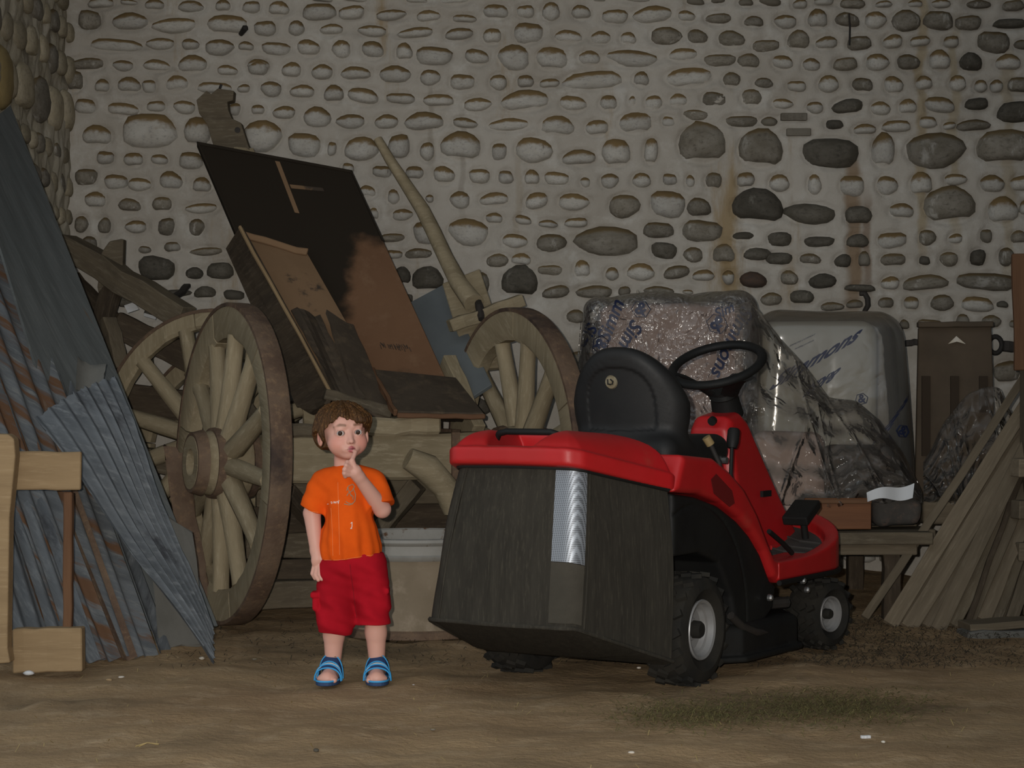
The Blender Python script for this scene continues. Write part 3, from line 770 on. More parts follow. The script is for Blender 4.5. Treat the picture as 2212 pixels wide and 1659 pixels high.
def seep_streaks():
    """ochre water stains that ran down the mortar at the right of the wall"""
    m = M_['plaster']; nt = m.node_tree; L = nt.links; bs = nt.nodes['Principled BSDF']
    col = bs.inputs['Base Color'].links[0].from_socket
    tc = N(nt, 'ShaderNodeTexCoord'); sp = N(nt, 'ShaderNodeSeparateXYZ'); L.new(tc.outputs['Object'], sp.inputs[0])
    nz = N(nt, 'ShaderNodeTexNoise'); nz.inputs['Scale'].default_value = 5; nz.inputs['Detail'].default_value = 5; L.new(tc.outputs['Object'], nz.inputs['Vector'])
    wob = N(nt, 'ShaderNodeMath', operation='MULTIPLY_ADD'); L.new(nz.outputs['Fac'], wob.inputs[0]); wob.inputs[1].default_value = .10; L.new(sp.outputs[0], wob.inputs[2])
    for (px, wd, y0, y1, amt, c) in ((1842, .05, 330, 680, .75, (.20, .12, .055)), (1870, .03, 430, 640, .6, (.16, .09, .045)), (1992, .035, -50, 560, .55, (.30, .22, .10)), (2062, .03, 60, 520, .45, (.30, .23, .11)), (2180, .04, 100, 620, .4, (.28, .21, .10)),
                                  (1565, .03, 520, 640, .4, (.28, .2, .1)), (1120, .025, 330, 560, .3, (.28, .22, .14)), (930, .02, 180, 380, .35, (.2, .17, .12)), (1000, .02, 250, 470, .35, (.18, .155, .12)), (1700, .05, 560, 660, .4, (.27, .19, .1))):
        x0 = (px - CX) * WY / F_PX + .05; za = P(0, y1, WY).z; zb_ = P(0, y0, WY).z
        d = N(nt, 'ShaderNodeMath', operation='SUBTRACT'); L.new(wob.outputs[0], d.inputs[0]); d.inputs[1].default_value = x0
        a = N(nt, 'ShaderNodeMath', operation='ABSOLUTE'); L.new(d.outputs[0], a.inputs[0])
        f = N(nt, 'ShaderNodeMapRange'); f.interpolation_type = 'SMOOTHSTEP'; f.inputs['From Min'].default_value = wd; f.inputs['From Max'].default_value = wd * .3; f.inputs['To Max'].default_value = amt; L.new(a.outputs[0], f.inputs['Value'])
        g1 = N(nt, 'ShaderNodeMapRange'); g1.interpolation_type = 'SMOOTHSTEP'; g1.inputs['From Min'].default_value = za - .1; g1.inputs['From Max'].default_value = za + .15; L.new(sp.outputs[2], g1.inputs['Value'])
        g2 = N(nt, 'ShaderNodeMapRange'); g2.interpolation_type = 'SMOOTHSTEP'; g2.inputs['From Min'].default_value = zb_ + .1; g2.inputs['From Max'].default_value = zb_ - .1; L.new(sp.outputs[2], g2.inputs['Value'])
        p1 = N(nt, 'ShaderNodeMath', operation='MULTIPLY'); L.new(f.outputs[0], p1.inputs[0]); L.new(g1.outputs[0], p1.inputs[1])
        p2 = N(nt, 'ShaderNodeMath', operation='MULTIPLY'); L.new(p1.outputs[0], p2.inputs[0]); L.new(g2.outputs[0], p2.inputs[1])
        mx = N(nt, 'ShaderNodeMix', data_type='RGBA'); L.new(p2.outputs[0], mx.inputs[0]); L.new(col, mx.inputs[6]); mx.inputs[7].default_value = (*c, 1)
        col = mx.outputs[2]
    L.new(col, bs.inputs['Base Color'])
seep_streaks()

def wall_left():
    y0, y1, z0, z1 = 7.9, WY + .05, -.12, 3.2
    ny, nz = 240, 120
    ys = np.linspace(y0, y1, ny); zs = np.linspace(z0, z1, nz)
    Y, Z = np.meshgrid(ys, zs, indexing='ij')
    r = np.random.default_rng(19)
    D = np.zeros_like(Y)
    for k in range(30):
        fx, fz = r.normal(0, 1, 2) * (2 + k * 1.4)
        D += np.sin(fx * Y + fz * Z + r.uniform(0, 6.28)) * .006 / (1 + .10 * k)
    vs = np.stack([LX + D, Y, Z], -1).reshape(-1, 3)
    i, j = np.meshgrid(np.arange(len(ys) - 1), np.arange(nz - 1), indexing='ij')
    a = (i * nz + j).ravel()
    fs = np.stack([a, a + 1, a + nz + 1, a + nz], 1)
    me = mesh_from(vs.tolist(), fs.tolist(), 'wall_left')
    o = link('wall_left', me, M_['plaster_side'], smooth=True)
    tag(o, 'stained side wall of cobbles seen edge on', None, None, 'structure')
    core = MB(); core.box((LX - .26, (y0 + y1) / 2 + .2, 2.9), (.44, y1 - y0 + .4, 6.1)); core.obj('wall_core', M_['plaster_side'], o)
    rr = random.Random(4)
    z = 1.2; row = 0
    while z < 2.95:
        h = rr.choice([.07, .085, .1, .13])
        if row % 4 == 2: h = .2
        y = 8.35 + rr.uniform(0, .1)
        while y < WY - .06:
            wd = h * rr.uniform(.95, 1.6)
            M = Matrix.Translation((LX + .004, y + wd / 2, z + h / 2)) @ Matrix.Rotation(math.radians(90), 4, 'Z') @ Matrix.Diagonal((wd, .22 * h + .022, h, 1))
            tone = rr.choice(['stone_side', 'stone_side', 'stone_side', 'stone_mid'])
            k = rr.randrange(26)
            key = (k, tone)
            if key not in SVAR_M:
                m_ = SVAR[k].copy(); m_.materials.clear(); m_.materials.append(M_[tone]); SVAR_M[key] = m_
            link('stone', SVAR_M[key], None, o, True, matrix=M)
            y += wd + rr.uniform(.03, .06)
        z += h + rr.uniform(.035, .06); row += 1
    # pale ochre boulder near the frame edge
    p = P(2, 165, 8.62)
    M = Matrix.Translation((LX + .015, 8.62, p.z)) @ Matrix.Rotation(math.radians(90), 4, 'Z') @ Matrix.Diagonal((.26, .07, .26, 1))
    m_ = SVAR[4].copy(); m_.materials.clear(); m_.materials.append(mat('yellow_ochre_stone', (.30, .225, .10), (.24, .18, .08), scale=3, rough=.9, bump=.4, bscale=20))
    link('stone', m_, None, o, True, matrix=M)
wall_left()

# barn roof and a right wall added close in to block light (both unseen); the front stays open
mb = MB(); mb.box((.4, 8.0, 5.4), (10.5, 4.8, .12)); tag(mb.obj('ceiling', M_['dark_wood']), 'dark boarded barn roof', None, None, 'structure')
mb = MB(); mb.box((2.95, 6.4, 2.9), (.3, 8.0, 6.1)); tag(mb.obj('shade_wall_right', M_['dark_wood']), 'unseen dark side wall added to shade the right', None, None, 'structure')
mb = MB(); mb.box((3.05, WY + .2, 2.9), (.7, .4, 6.1)); o = mb.obj('wall_back_extension', M_['plaster']); tag(o, 'plain stretch of barn wall', None, None, 'structure')
mb = MB(); mb.box((-.4 + 1.0, WY + .2, 4.5), (7.3, .4, 3.0)); o = mb.obj('wall_back_upper', M_['plaster']); tag(o, 'upper stretch of barn wall', None, None, 'structure')
# ------------------------------------------------------------------ the old two-wheeled cart
def wheel_parts(parent, center, axis, R=.642, wid=.075, nsp=12, rim_t=.138, hub_r=.14, hub_out=.165, hub_in=.16, spin=0.0, wood='cart_wood', sub=True, hub=True):
    """spoked cart wheel: tyre (the wheel itself) > felloes, spokes, hub, hub bands. axis = outward direction"""
    z = Vector(axis).normalized()
    x = Vector((0, 0, 1)).cross(z).normalized(); y = z.cross(x)
    M = Matrix((x, y, z)).transposed().to_4x4(); M.translation = center
    mb = MB()
    h = wid / 2
    mb.lathe([(R - .016, -h - .004), (R - .002, -h - .004), (R, -h), (R + .001, 0), (R, h), (R - .002, h + .004), (R - .016, h + .004)], 72, closed=True)
    me = mb.mesh('wheel'); auto_smooth(me, 35)
    w = link('wheel', me, M_['rust_iron'], parent, True, matrix=M)
    nf = nsp // 2
    segs = 12
    def arc(name):
        mb = MB(); g = .0035
        a0 = g / R; a1 = 2 * math.pi / nf - g / R
        vs = []; fs = []
        r = random.Random(3)
        prof = [(R - .014, -h), (R - .014, h), (R - rim_t * .85, h), (R - rim_t, h - .012), (R - rim_t, -h + .012), (R - rim_t * .85, -h)]
        for i in range(segs + 1):
            a = a0 + (a1 - a0) * i / segs
            for (rr, zz) in prof:
                rr2 = rr + (r.uniform(-.003, .003) if rr < R - .05 else 0)
                vs.append((rr2 * math.cos(a), rr2 * math.sin(a), zz))
        m = len(prof)
        for i in range(segs):
            for k in range(m):
                k2 = (k + 1) % m
                fs.append((i * m + k, i * m + k2, (i + 1) * m + k2, (i + 1) * m + k))
        fs += [tuple(range(m)), tuple(segs * m + k for k in range(m - 1, -1, -1))]
        mb.add(vs, fs); me = mb.mesh(name, 0); auto_smooth(me, 35); return me
    fm = arc('felloe')
    for k in range(nf):
        link('felloe', fm, M_[wood], w, False, matrix=Matrix.Rotation(spin + 2 * math.pi * (k + .5) / nf, 4, 'Z'))
    sp = MB()
    n = 8
    pts = [(hub_r * .7, .036, .046), (hub_r * 1.05, .040, .046), (.25, .040, .040), (.40, .035, .036), (R - rim_t - .02, .034, .036), (R - rim_t + .012, .037, .037)]
    vs = []; fs = []
    for (rr, a, b) in pts:
        for k in range(n):
            t = 2 * math.pi * k / n
            dish = .03 * (1 - rr / R)
            vs.append((rr, a * math.cos(t), b * math.sin(t) + dish))
    for i in range(len(pts) - 1):
        for k in range(n):
            k2 = (k + 1) % n
            fs.append((i * n + k, i * n + k2, (i + 1) * n + k2, (i + 1) * n + k))
    fs += [tuple(range(n)), tuple((len(pts) - 1) * n + k for k in range(n))]
    sp.add(vs, fs); sm = sp.mesh('spoke'); auto_smooth(sm, 50)
    for k in range(nsp):
        link('spoke', sm, M_[wood], w, False, matrix=Matrix.Rotation(spin + 2 * math.pi * (k + .25) / nsp, 4, 'Z'))
    if hub:
        hb = MB()
        hb.lathe([(.0, -hub_in), (.085, -hub_in), (.10, -hub_in * .8), (hub_r * .97, -.05), (hub_r, 0), (hub_r * .97, .05), (hub_r * .9, hub_out * .6), (hub_r * .80, hub_out * .85), (hub_r * .76, hub_out), (.055, hub_out), (.048, hub_out - .06), (0, hub_out - .065)], 28)
        me = hb.mesh('hub'); auto_smooth(me, 40)
        link('hub', me, M_[wood], w, False)
        for (z0, z1, r0, r1) in ((.055, .085, hub_r * .985, hub_r * .955), (hub_out * .72, hub_out * .99, hub_r * .90, hub_r * .81), (-.09, -.06, hub_r * .93, hub_r * .98)):
            bd = MB(); bd.lathe([(r0 - .015, z0), (r0 + .006, z0), (r1 + .006, z1), (r1 - .015, z1)], 28, closed=True)
            me = bd.mesh('hub_band'); auto_smooth(me, 40)
            link('hub_band', me, M_['rust_iron'], w, False)
    return w

ax_ang = math.radians(25)
AX = Vector((math.cos(ax_ang), math.sin(ax_ang), 0))     # axle, left to right
WL = Vector(((497 - CX) * 8.32 / F_PX, 8.32, .645))
WR = Vector((WL.x + 1.145, WL.y + 1.145 * math.tan(ax_ang), .645))
cart = thing('farm_cart', (WL + WR) / 2 - Vector((0, 0, .645)), 'old two-wheeled wooden farm cart with iron-tyred spoked wheels behind the child', 'cart')
wheel_parts(cart, WL, (-AX + Vector((0, 0, .035))), spin=.30)
wheel_parts(cart, WR, AX + Vector((0, 0, .02)), spin=.12)
BK = Vector((-AX.y, AX.x, 0))                            # towards the back of the cart
def C(a, b, z):
    """cart point: a along the axle from the left wheel, b to the back, z up"""
    q = WL + AX * a + BK * b; return Vector((q.x, q.y, z))
# axle beam with its strap, bolsters
plank('axle_beam', C(.12, -.03, .665), C(1.25, -.03, .665), .16, .19, M_['cart_wood'], cart, seed=1, wob=.006, bevel=.012)
plank('bolster', C(.45, -.06, .79), C(.86, -.06, .79), .16, .075, M_['cart_wood'], cart, seed=2, wob=.008, bevel=.012)
plank('bolster', C(.13, -.05, .775), C(.40, -.05, .765), .13, .055, M_['grey_wood'], cart, seed=3, wob=.008, bevel=.01)
for a_, wd in ((.205, .03), (.93, .035)):
    mb = MB()
    for (b0, b1, z0, z1) in ((-.125, -.113, .56, .775), (-.125, .06, .762, .775), (-.125, .06, .556, .568), (.05, .062, .56, .775)):
        q = C(a_, (b0 + b1) / 2, (z0 + z1) / 2)
        R = Matrix((AX, BK, Vector((0, 0, 1)))).transposed()
        mb.box(q, (wd, b1 - b0, z1 - z0), R)
    mb.obj('iron_strap', M_['rust_iron'], cart)
# rounded side arm on the right, cart floor boards seen behind and below
mb = MB(); mb.tube([C(.70, -.16, .66), C(.78, -.17, .62), C(.86, -.17, .54), C(.90, -.16, .44)], [.045, .06, .055, .04], 12); mb.obj('side_arm', M_['cart_wood'], cart, smooth=60)
for k, (z0, b) in enumerate(((.52, .16), (.40, .24), (.29, .30), (.18, .2))):
    plank('floor_board', C(.16, b, z0), C(1.22, b, z0 - .01), .03, .115, M_['dark_wood'] if k % 2 else M_['grey_wood'], cart, seed=10 + k, up=(0, 0, 1))
plank('under_beam', C(.22, -.05, .53), C(.62, .3, .20), .06, .07, M_['dark_wood'], cart, seed=20)
plank('under_beam', C(.80, -.02, .55), C(.55, .25, .12), .06, .07, M_['grey_wood'], cart, seed=21)
plank('tail_beam', C(.10, .12, .10), C(.95, .06, .12), .10, .11, M_['grey_wood'], cart, seed=22, wob=.006)
plank('side_rail', C(.16, .1, .74), C(.18, .75, 1.0), .06, .1, M_['grey_wood'], cart, seed=24)
plank('side_rail', C(1.12, .1, .74), C(1.12, .42, 1.05), .06, .12, M_['cart_wood'], cart, seed=25)
# shafts pointing up against the wall
def shaft(pts, rad, n=9):
    mb = MB(); mb.tube(pts, rad, n, flat=.8); return mb
pts = [P(816, 300, 9.82), P(842, 345, 9.80), P(880, 403, 9.76), P(912, 452, 9.70), P(935, 498, 9.62), P(962, 556, 9.50), P(990, 610, 9.38), P(1024, 656, 9.28)]
shaft(pts, [.026, .03, .036, .042, .044, .044, .05, .058]).obj('shaft', M_['cart_wood'], cart, smooth=50)
# the carved shaft foot on the left: outline with notches, real thickness
out = [(424, 216), (446, 196), (456, 203), (470, 191), (505, 196), (503, 217), (491, 220), (493, 238), (501, 256), (520, 265), (530, 296), (545, 340), (470, 345), (447, 268), (430, 245)]
mb = MB(); mb.prism([P(a, b, 9.74) for a, b in out], (0, .085, 0)); so = mb.obj('shaft', M_['grey_wood'], cart, bevel=.003)
mb = MB(); mb.tube([P(474, 193, 9.78), P(478, 182, 9.78)], .006, 8); mb.obj('iron_pin', M_['dark_iron'], so)
mb = MB(); mb.tube([P(513, 281, 9.735), P(513, 281, 9.75)], .014, 12); mb.obj('bolt_hole', M_['dark_iron'], so)
plank('shaft_beam', P(520, 330, 9.76), P(650, 640, 9.3), .1, .08, M_['cart_wood'], cart, seed=31)
# headboard of the cart behind the right wheel: ochre board, cross rail, blue-grey panel
quad_slab('headboard', [P(955, 612, 9.42), P(1036, 580, 9.42), P(1106, 790, 9.22), P(1012, 800, 9.22)], .03, M_['cart_wood'], cart, bevel=.004)
plank('cross_rail', P(972, 706, 9.20), P(1128, 646, 9.32), .06, .055, M_['cart_wood'], cart, seed=33, wob=.005)
mb = MB(); mb.tube([P(1030, 640, 9.33), P(1036, 664, 9.25), P(1040, 690, 9.2)], [.012, .02, .014], 8); mb.obj('bolt', M_['dark_iron'], cart)

# panel pieces lying on the cart -------------------------------------------------
o = quad_slab('painted_panel', [P(872, 660, 9.50), P(962, 612, 9.56), P(1062, 830, 9.05), P(985, 880, 9.0)], .02, M_['bluegrey'], None, bevel=.002)
tag(o, 'blue-grey painted panel leaning behind the large brown board', 'panel')

# large sooty board with a bare brown corner and tan glue lines
TL, TR, BR, BL = P(425, 308, 9.62), P(760, 370, 9.66), P(1003, 905, 8.92), P(668, 880, 8.86)
def soot_mat():
    """brown hardboard, its upper and left part blackened by soot with a ragged soft border"""
    m = mat('sooty_hardboard', (.185, .10, .055), (.155, .083, .046), (.205, .118, .068), scale=2, rough=.9, bump=.15, bscale=60, spec=.15, randomise=False)
    nt = m.node_tree; L = nt.links; bs = nt.nodes['Principled BSDF']
    src = bs.inputs['Base Color'].links[0].from_socket
    tc = N(nt, 'ShaderNodeTexCoord'); sp = N(nt, 'ShaderNodeSeparateXYZ'); L.new(tc.outputs['Object'], sp.inputs[0])
    nz = N(nt, 'ShaderNodeTexNoise'); nz.inputs['Scale'].default_value = 9; nz.inputs['Detail'].default_value = 6; L.new(tc.outputs['Object'], nz.inputs['Vector'])
    def edge(sock, at, wid, sign):
        a = N(nt, 'ShaderNodeMath', operation='MULTIPLY_ADD'); L.new(nz.outputs['Fac'], a.inputs[0]); a.inputs[1].default_value = .16; L.new(sock, a.inputs[2])
        mr = N(nt, 'ShaderNodeMapRange'); mr.interpolation_type = 'SMOOTHSTEP'; mr.inputs['From Min'].default_value = at + .08 - wid * sign; mr.inputs['From Max'].default_value = at + .08 + wid * sign
        L.new(a.outputs[0], mr.inputs['Value']); return mr.outputs[0]
    e = [edge(sp.outputs[0], SX, .035, 1), edge(sp.outputs[1], SY0, .04, 1), edge(sp.outputs[1], SY1, .05, -1)]
    mu = N(nt, 'ShaderNodeMath', operation='MULTIPLY'); L.new(e[0], mu.inputs[0]); L.new(e[1], mu.inputs[1])
    m2 = N(nt, 'ShaderNodeMath', operation='MULTIPLY'); L.new(mu.outputs[0], m2.inputs[0]); L.new(e[2], m2.inputs[1])
    mx = N(nt, 'ShaderNodeMix', data_type='RGBA'); L.new(m2.outputs[0], mx.inputs[0]); mx.inputs[6].default_value = (.026, .020, .014, 1); L.new(src, mx.inputs[7])
    L.new(mx.outputs[2], bs.inputs['Base Color'])
    return m
LEN = (((BL - TL) + (BR - TR)) / 2).length
SX, SY0, SY1 = .095, LEN * (.335 - .5), LEN * (.82 - .5)
brd = thing('wardrobe_door', (BL + BR) / 2, 'large soot-black board with a bare brown lower corner, tilted on the cart', 'board')
def q4(u, v): return (TL * (1 - u) + TR * u) * (1 - v) + (BL * (1 - u) + BR * u) * v
nrm = (TR - TL).cross(BL - TL).normalized()
if nrm.y > 0: nrm = -nrm
quad_slab('board', [TL, TR, BR, BL], .028, soot_mat(), brd, bevel=.003)
def patch(name, poly, off, m, thk=.003, jag=0.0):
    mb = MB(); r = random.Random(len(poly))
    pts = []
    for i in range(len(poly)):
        a = poly[i]; b = poly[(i + 1) % len(poly)]
        for k in range(4):
            t = k / 4
            pts.append((a[0] * (1 - t) + b[0] * t + r.uniform(-jag, jag), a[1] * (1 - t) + b[1] * t + r.uniform(-jag, jag)))
    mb.prism([q4(u, v) + nrm * off for u, v in pts], -nrm * thk)
    return mb.obj(name, m, brd)
patch('glue_line', [(.49, .02), (.52, .02), (.50, .235), (.47, .235)], .004, M_['tan_board'])
patch('glue_line', [(.52, .115), (.74, .105), (.74, .118), (.52, .13)], .004, M_['tan_board'])
for (u0, u1, v0, v1) in ((0, .012, 0, 1), (.988, 1, 0, .3), (0, 1, 0, .012)):
    patch('edge_strip', [(u0, v0), (u1, v0), (u1, v1), (u0, v1)], .008, M_['black_panel'], thk=.012)
# pencilled note on the bare field
mb = MB(); r = random.Random(8)
for k in range(26):
    u = .655 + k * .0075 + r.uniform(-.002, .002); v = .735 + r.uniform(-.006, .006)
    if k in (5, 6, 11): continue
    a = q4(u, v) + nrm * .0045; b = q4(u + r.uniform(-.004, .008), v + r.uniform(.008, .02)) + nrm * .0045
    mb.tube([a, b], .0016, 4)
mb.obj('handwriting', M_['dark_iron'], brd)

# open box (an old drawer carcass) leaning on the board
bx = thing('drawer_carcass', P(700, 900, 8.62), 'long open brown box with a dark side wall, leaning on the black board', 'box')
quad_slab('side_panel', [P(487, 537, 9.24), P(517, 490, 9.12), P(716, 852, 8.50), P(640, 880, 8.66)], .022, M_['dark_wood'], bx, bevel=.002)
quad_slab('side_panel', [P(640, 876, 8.66), P(716, 848, 8.50), P(700, 872, 8.46), P(668, 893, 8.6)], .02, M_['dark_wood'], bx)
quad_slab('base_panel', [P(523, 508, 9.22), P(664, 547, 9.26), P(808, 800, 8.80), P(706, 842, 8.66)], .016, M_['tan_board'], bx, bevel=.002)
plank('edge_batten', P(516, 489, 9.11), P(716, 850, 8.49), .014, .016, M_['pale_wood'], bx, seed=41)
plank('end_batten', P(523, 507, 9.20), P(664, 546, 9.24), .02, .03, M_['tan_board'], bx, seed=42)
plank('end_batten', P(700, 850, 8.5), P(843, 893, 8.58), .05, .045, M_['grey_wood'], bx, seed=43, wob=.006)
# torn boards inside and beside it
o = quad_slab('torn_board', [P(705, 670, 8.86), P(765, 705, 8.90), P(850, 905, 8.56), P(778, 880, 8.52)], .014, M_['scorched'], None, nu=4, nv=8, jag=.012, seed=3)
tag(o, 'grey-brown splintered board standing in the open box', 'board')
o = quad_slab('torn_board', [P(628, 668, 8.90), P(694, 676, 8.92), P(786, 868, 8.56), P(726, 862, 8.52)], .008, M_['scorched'], None, nu=5, nv=10, jag=.014, seed=5,
              prof=lambda u, v: .02 * math.sin(5 * u + 3 * v))
tag(o, 'dark torn hardboard sheet curling inside the open box', 'board')
# thick dark slab with a red-brown edge
sl = thing('table_leaf', P(950, 900, 8.45), 'thick dark wooden leaf with red-brown edge lying on the cart beam', 'board')
quad_slab('leaf', [P(806, 797, 8.80), P(985, 815, 8.86), P(1046, 893, 8.52), P(858, 888, 8.46)], .02, M_['scorched'], sl, bevel=.003)
plank('edge_strip', P(858, 896, 8.455), P(1048, 901, 8.515), .02, .02, M_['brown_wood'], sl, seed=44)
plank('edge_strip', P(803, 800, 8.80), P(856, 893, 8.455), .016, .03, M_['brown_wood'], sl, seed=45)

# ------------------------------------------------------------------ second wagon in the corner
wag = thing('hay_wagon', P(300, 1262, 9.3), 'second old wagon with a thin-spoked wheel, half hidden behind the grey sheets', 'wagon')
W3 = P(452, 950, 9.12)
wheel_parts(wag, W3, Vector((-.42, -.9, .08)), R=.575, rim_t=.085, nsp=12, wid=.06, hub_r=.1, hub_out=.12, hub_in=.1, spin=.16)
W4 = P(500, 985, 9.52)
wheel_parts(wag, W4, Vector((-.42, -.9, .04)), R=.52, rim_t=.085, nsp=12, wid=.06, hub_r=.1, hub_out=.1, hub_in=.1, spin=.4)
plank('frame_beam', P(140, 528, 9.7), P(400, 688, 9.35), .10, .11, M_['grey_wood'], wag, seed=51, wob=.008)
plank('frame_beam', P(150, 600, 9.78), P(240, 690, 9.6), .08, .06, M_['dark_wood'], wag, seed=52)
out = [(219, 545), (236, 521), (260, 516), (267, 516), (264, 600), (225, 700), (210, 620)]
mb = MB(); mb.prism([P(a, b, 9.55) for a, b in out], (0, .07, 0)); mb.obj('stake', M_['grey_wood'], wag, bevel=.006)
plank('stake', P(245, 600, 9.58), P(218, 720, 9.5), .09, .06, M_['dark_wood'], wag, seed=53)
plank('stake', P(232, 690, 9.5), P(262, 800, 9.4), .07, .06, M_['grey_wood'], wag, seed=54)
plank('cross_piece', P(250, 700, 9.62), P(420, 780, 9.6), .07, .12, M_['dark_wood'], wag, seed=55)
plank('cross_piece', P(250, 860, 9.68), P(640, 900, 9.5), .08, .14, M_['dark_wood'], wag, seed=56)
plank('cross_piece', P(280, 985, 9.4), P(420, 1010, 9.2), .08, .10, M_['grey_wood'], wag, seed=57)
o = plank('iron_bar', P(362, 657, 9.5), P(406, 617, 9.75), .035, .02, M_['dark_iron'], None, seed=58); tag(o, 'short black iron bar sticking up beside the rear wagon', 'bar')
o = quad_slab('paper_scrap', [P(268, 660, 9.56), P(290, 652, 9.57), P(300, 668, 9.55), P(276, 676, 9.55)], .002, M_['paper']); tag(o, 'small white paper scrap caught in the rear wagon frame', 'paper')
o = quad_slab('paper_scrap', [P(312, 676, 9.56), P(338, 684, 9.56), P(336, 690, 9.55), P(310, 682, 9.55)], .002, M_['paper']); tag(o, 'narrow white paper strip under the wagon beam', 'paper')

# metal tub between child and mower
tc = P(893, 1370, 8.05); tcx, tcy = tc.x, 8.12
tub = thing('metal_tub', (tcx, tcy, 0), 'dirty tan metal tub with a chipped white rim, behind the child', 'tub')
def ring(name, prof, m):
    mb = MB(); mb.lathe(prof, 64, Matrix.Translation((tcx, tcy, 0))); mb.obj(name, m, tub, smooth=40)
ring('body', [(.0, .02), (.285, .02), (.30, .03), (.298, .27), (.31, .30), (.288, .30), (.28, .06), (0, .05)], M_['tub'])
ring('rim', [(.31, .295), (.318, .303), (.322, .312), (.313, .318), (.312, .352), (.32, .357), (.326, .365), (.322, .376), (.308, .38), (.30, .374), (.30, .30)], M_['enamel'])
ring('foot_ring', [(.295, .0), (.31, .0), (.31, .025), (.297, .035)], M_['rust_iron'])
# ------------------------------------------------------------------ metal sheets leaning at the left
def corr(n, amp): return lambda u, v: amp * math.cos(u * n * 2 * math.pi)
def sheet(label, corners, m, waves, amp, group='sheets leaning on the left wall', jag=.0, seed=0, nv=10, extra=None, name='corrugated_sheet'):
    pr = corr(waves, amp)
    f = pr if extra is None else (lambda u, v: pr(u, v) + extra(u, v))
    o = quad_slab(name, corners, .0025, m, None, nu=max(4, waves * 8), nv=nv, prof=f, smooth=60, jag=jag, seed=seed)
    tag(o, label, 'metal sheet', group)
    return o
o = quad_slab('grey_board', [P(-70, 300, 8.05), P(22, 228, 8.66), P(470, 1352, 7.92), P(250, 1365, 7.76)], .012, M_['zinc_dark'], None, nu=24, nv=8, prof=lambda u, v: .0012 * math.cos(u * 25), smooth=60)
tag(o, 'longest dull grey board leaning high against the left wall', 'board', 'sheets leaning on the left wall')
sheet('rust-streaked corrugated sheet just in front of the longest grey board', [P(-95, 560, 7.92), P(-4, 462, 8.38), P(338, 1418, 7.36), P(208, 1424, 7.24)], M_['zinc_rust'], 4, .013, seed=1)
sheet('corrugated sheet with a rusty edge, second from the front', [P(-130, 690, 7.70), P(-60, 600, 8.02), P(258, 1424, 7.22), P(120, 1432, 7.12)], M_['zinc_rust'], 4, .013, seed=2)
sheet('blue-grey corrugated sheet behind the wooden frame', [P(-150, 800, 7.55), P(-20, 760, 7.86), P(215, 1428, 7.14), P(30, 1434, 7.04)], M_['zinc'], 5, .012, seed=3)
sheet('short torn corrugated zinc sheet standing on one corner in front', [P(74, 905, 7.50), P(246, 818, 7.66), P(458, 1362, 7.32), P(461, 1436, 7.13)], M_['zinc'], 7, .011, jag=.006, seed=4, nv=16,
      extra=lambda u, v: .05 * math.sin(3.1 * u) * (1 - v) + .012 * math.sin(9 * v))
sheet('narrow red-brown rusted sheet wedged between the two rust-streaked ones', [P(-72, 560, 8.16), P(-30, 520, 8.24), P(296, 1422, 7.30), P(262, 1425, 7.26)], M_['rust_iron'], 1, .010, seed=8)
sheet('pale galvanised sheet edge just left of the flat cement sheet', [P(20, 520, 8.34), P(52, 560, 8.36), P(366, 1408, 7.44), P(342, 1414, 7.38)], M_['zinc'], 1, .010, seed=9)
o = quad_slab('cement_sheet', [P(318, 1085, 7.62), P(418, 1150, 7.70), P(440, 1392, 7.52), P(345, 1400, 7.44)], .008, M_['fibro'], None, nu=4, nv=4, jag=.008, seed=5)
tag(o, 'flat pale grey cement sheet behind the torn zinc corner', 'sheet', 'sheets leaning on the left wall')
o = quad_slab('rusty_sheet', [P(352, 960, 8.5), P(404, 985, 8.52), P(458, 1318, 8.42), P(404, 1316, 8.40)], .003, M_['rust_iron'], None, nu=6, nv=10, prof=lambda u, v: .02 * math.sin(7 * v + 2 * u), smooth=60, jag=.012, seed=6)
tag(o, 'red-rusted buckled metal strip beside the left cart wheel', 'metal strip')
o = quad_slab('plastic_offcut', [P(164, 780, 7.72), P(226, 796, 7.78), P(216, 838, 7.70), P(158, 848, 7.66)], .003, M_['fibro'], None, nu=6, nv=6, prof=lambda u, v: .03 * (u - .5) ** 2 * 4, smooth=60, jag=.006, seed=7)
tag(o, 'small curved grey offcut poking up behind the torn sheet', 'offcut')

# wooden frame (an upturned stand) in the left foreground
fr = thing('wooden_stand', P(90, 1452, 6.95), 'pale wooden stand with post, rail and foot block at the left edge', 'stand')
out = [(-70, 950), (-20, 937), (18, 938), (30, 948), (33, 985), (20, 1120), (16, 1400), (22, 1432), (-70, 1440)]
mb = MB(); mb.prism([P(a, b, 6.86) for a, b in out], (0, .07, 0)); mb.obj('post', M_['pale_wood'], fr, bevel=.006)
plank('rail', P(22, 1016, 6.97), P(176, 1018, 7.0), .045, .128, M_['pale_wood'], fr, seed=61, bevel=.004, wob=.002)
plank('slat', P(148, 1062, 7.0), P(147, 1362, 7.0), .03, .036, M_['brown_wood'], fr, seed=62, wob=.002)
plank('foot_block', P(31, 1404, 6.97), P(181, 1402, 6.97), .06, .146, M_['pale_wood'], fr, seed=63, bevel=.004, wob=.002)

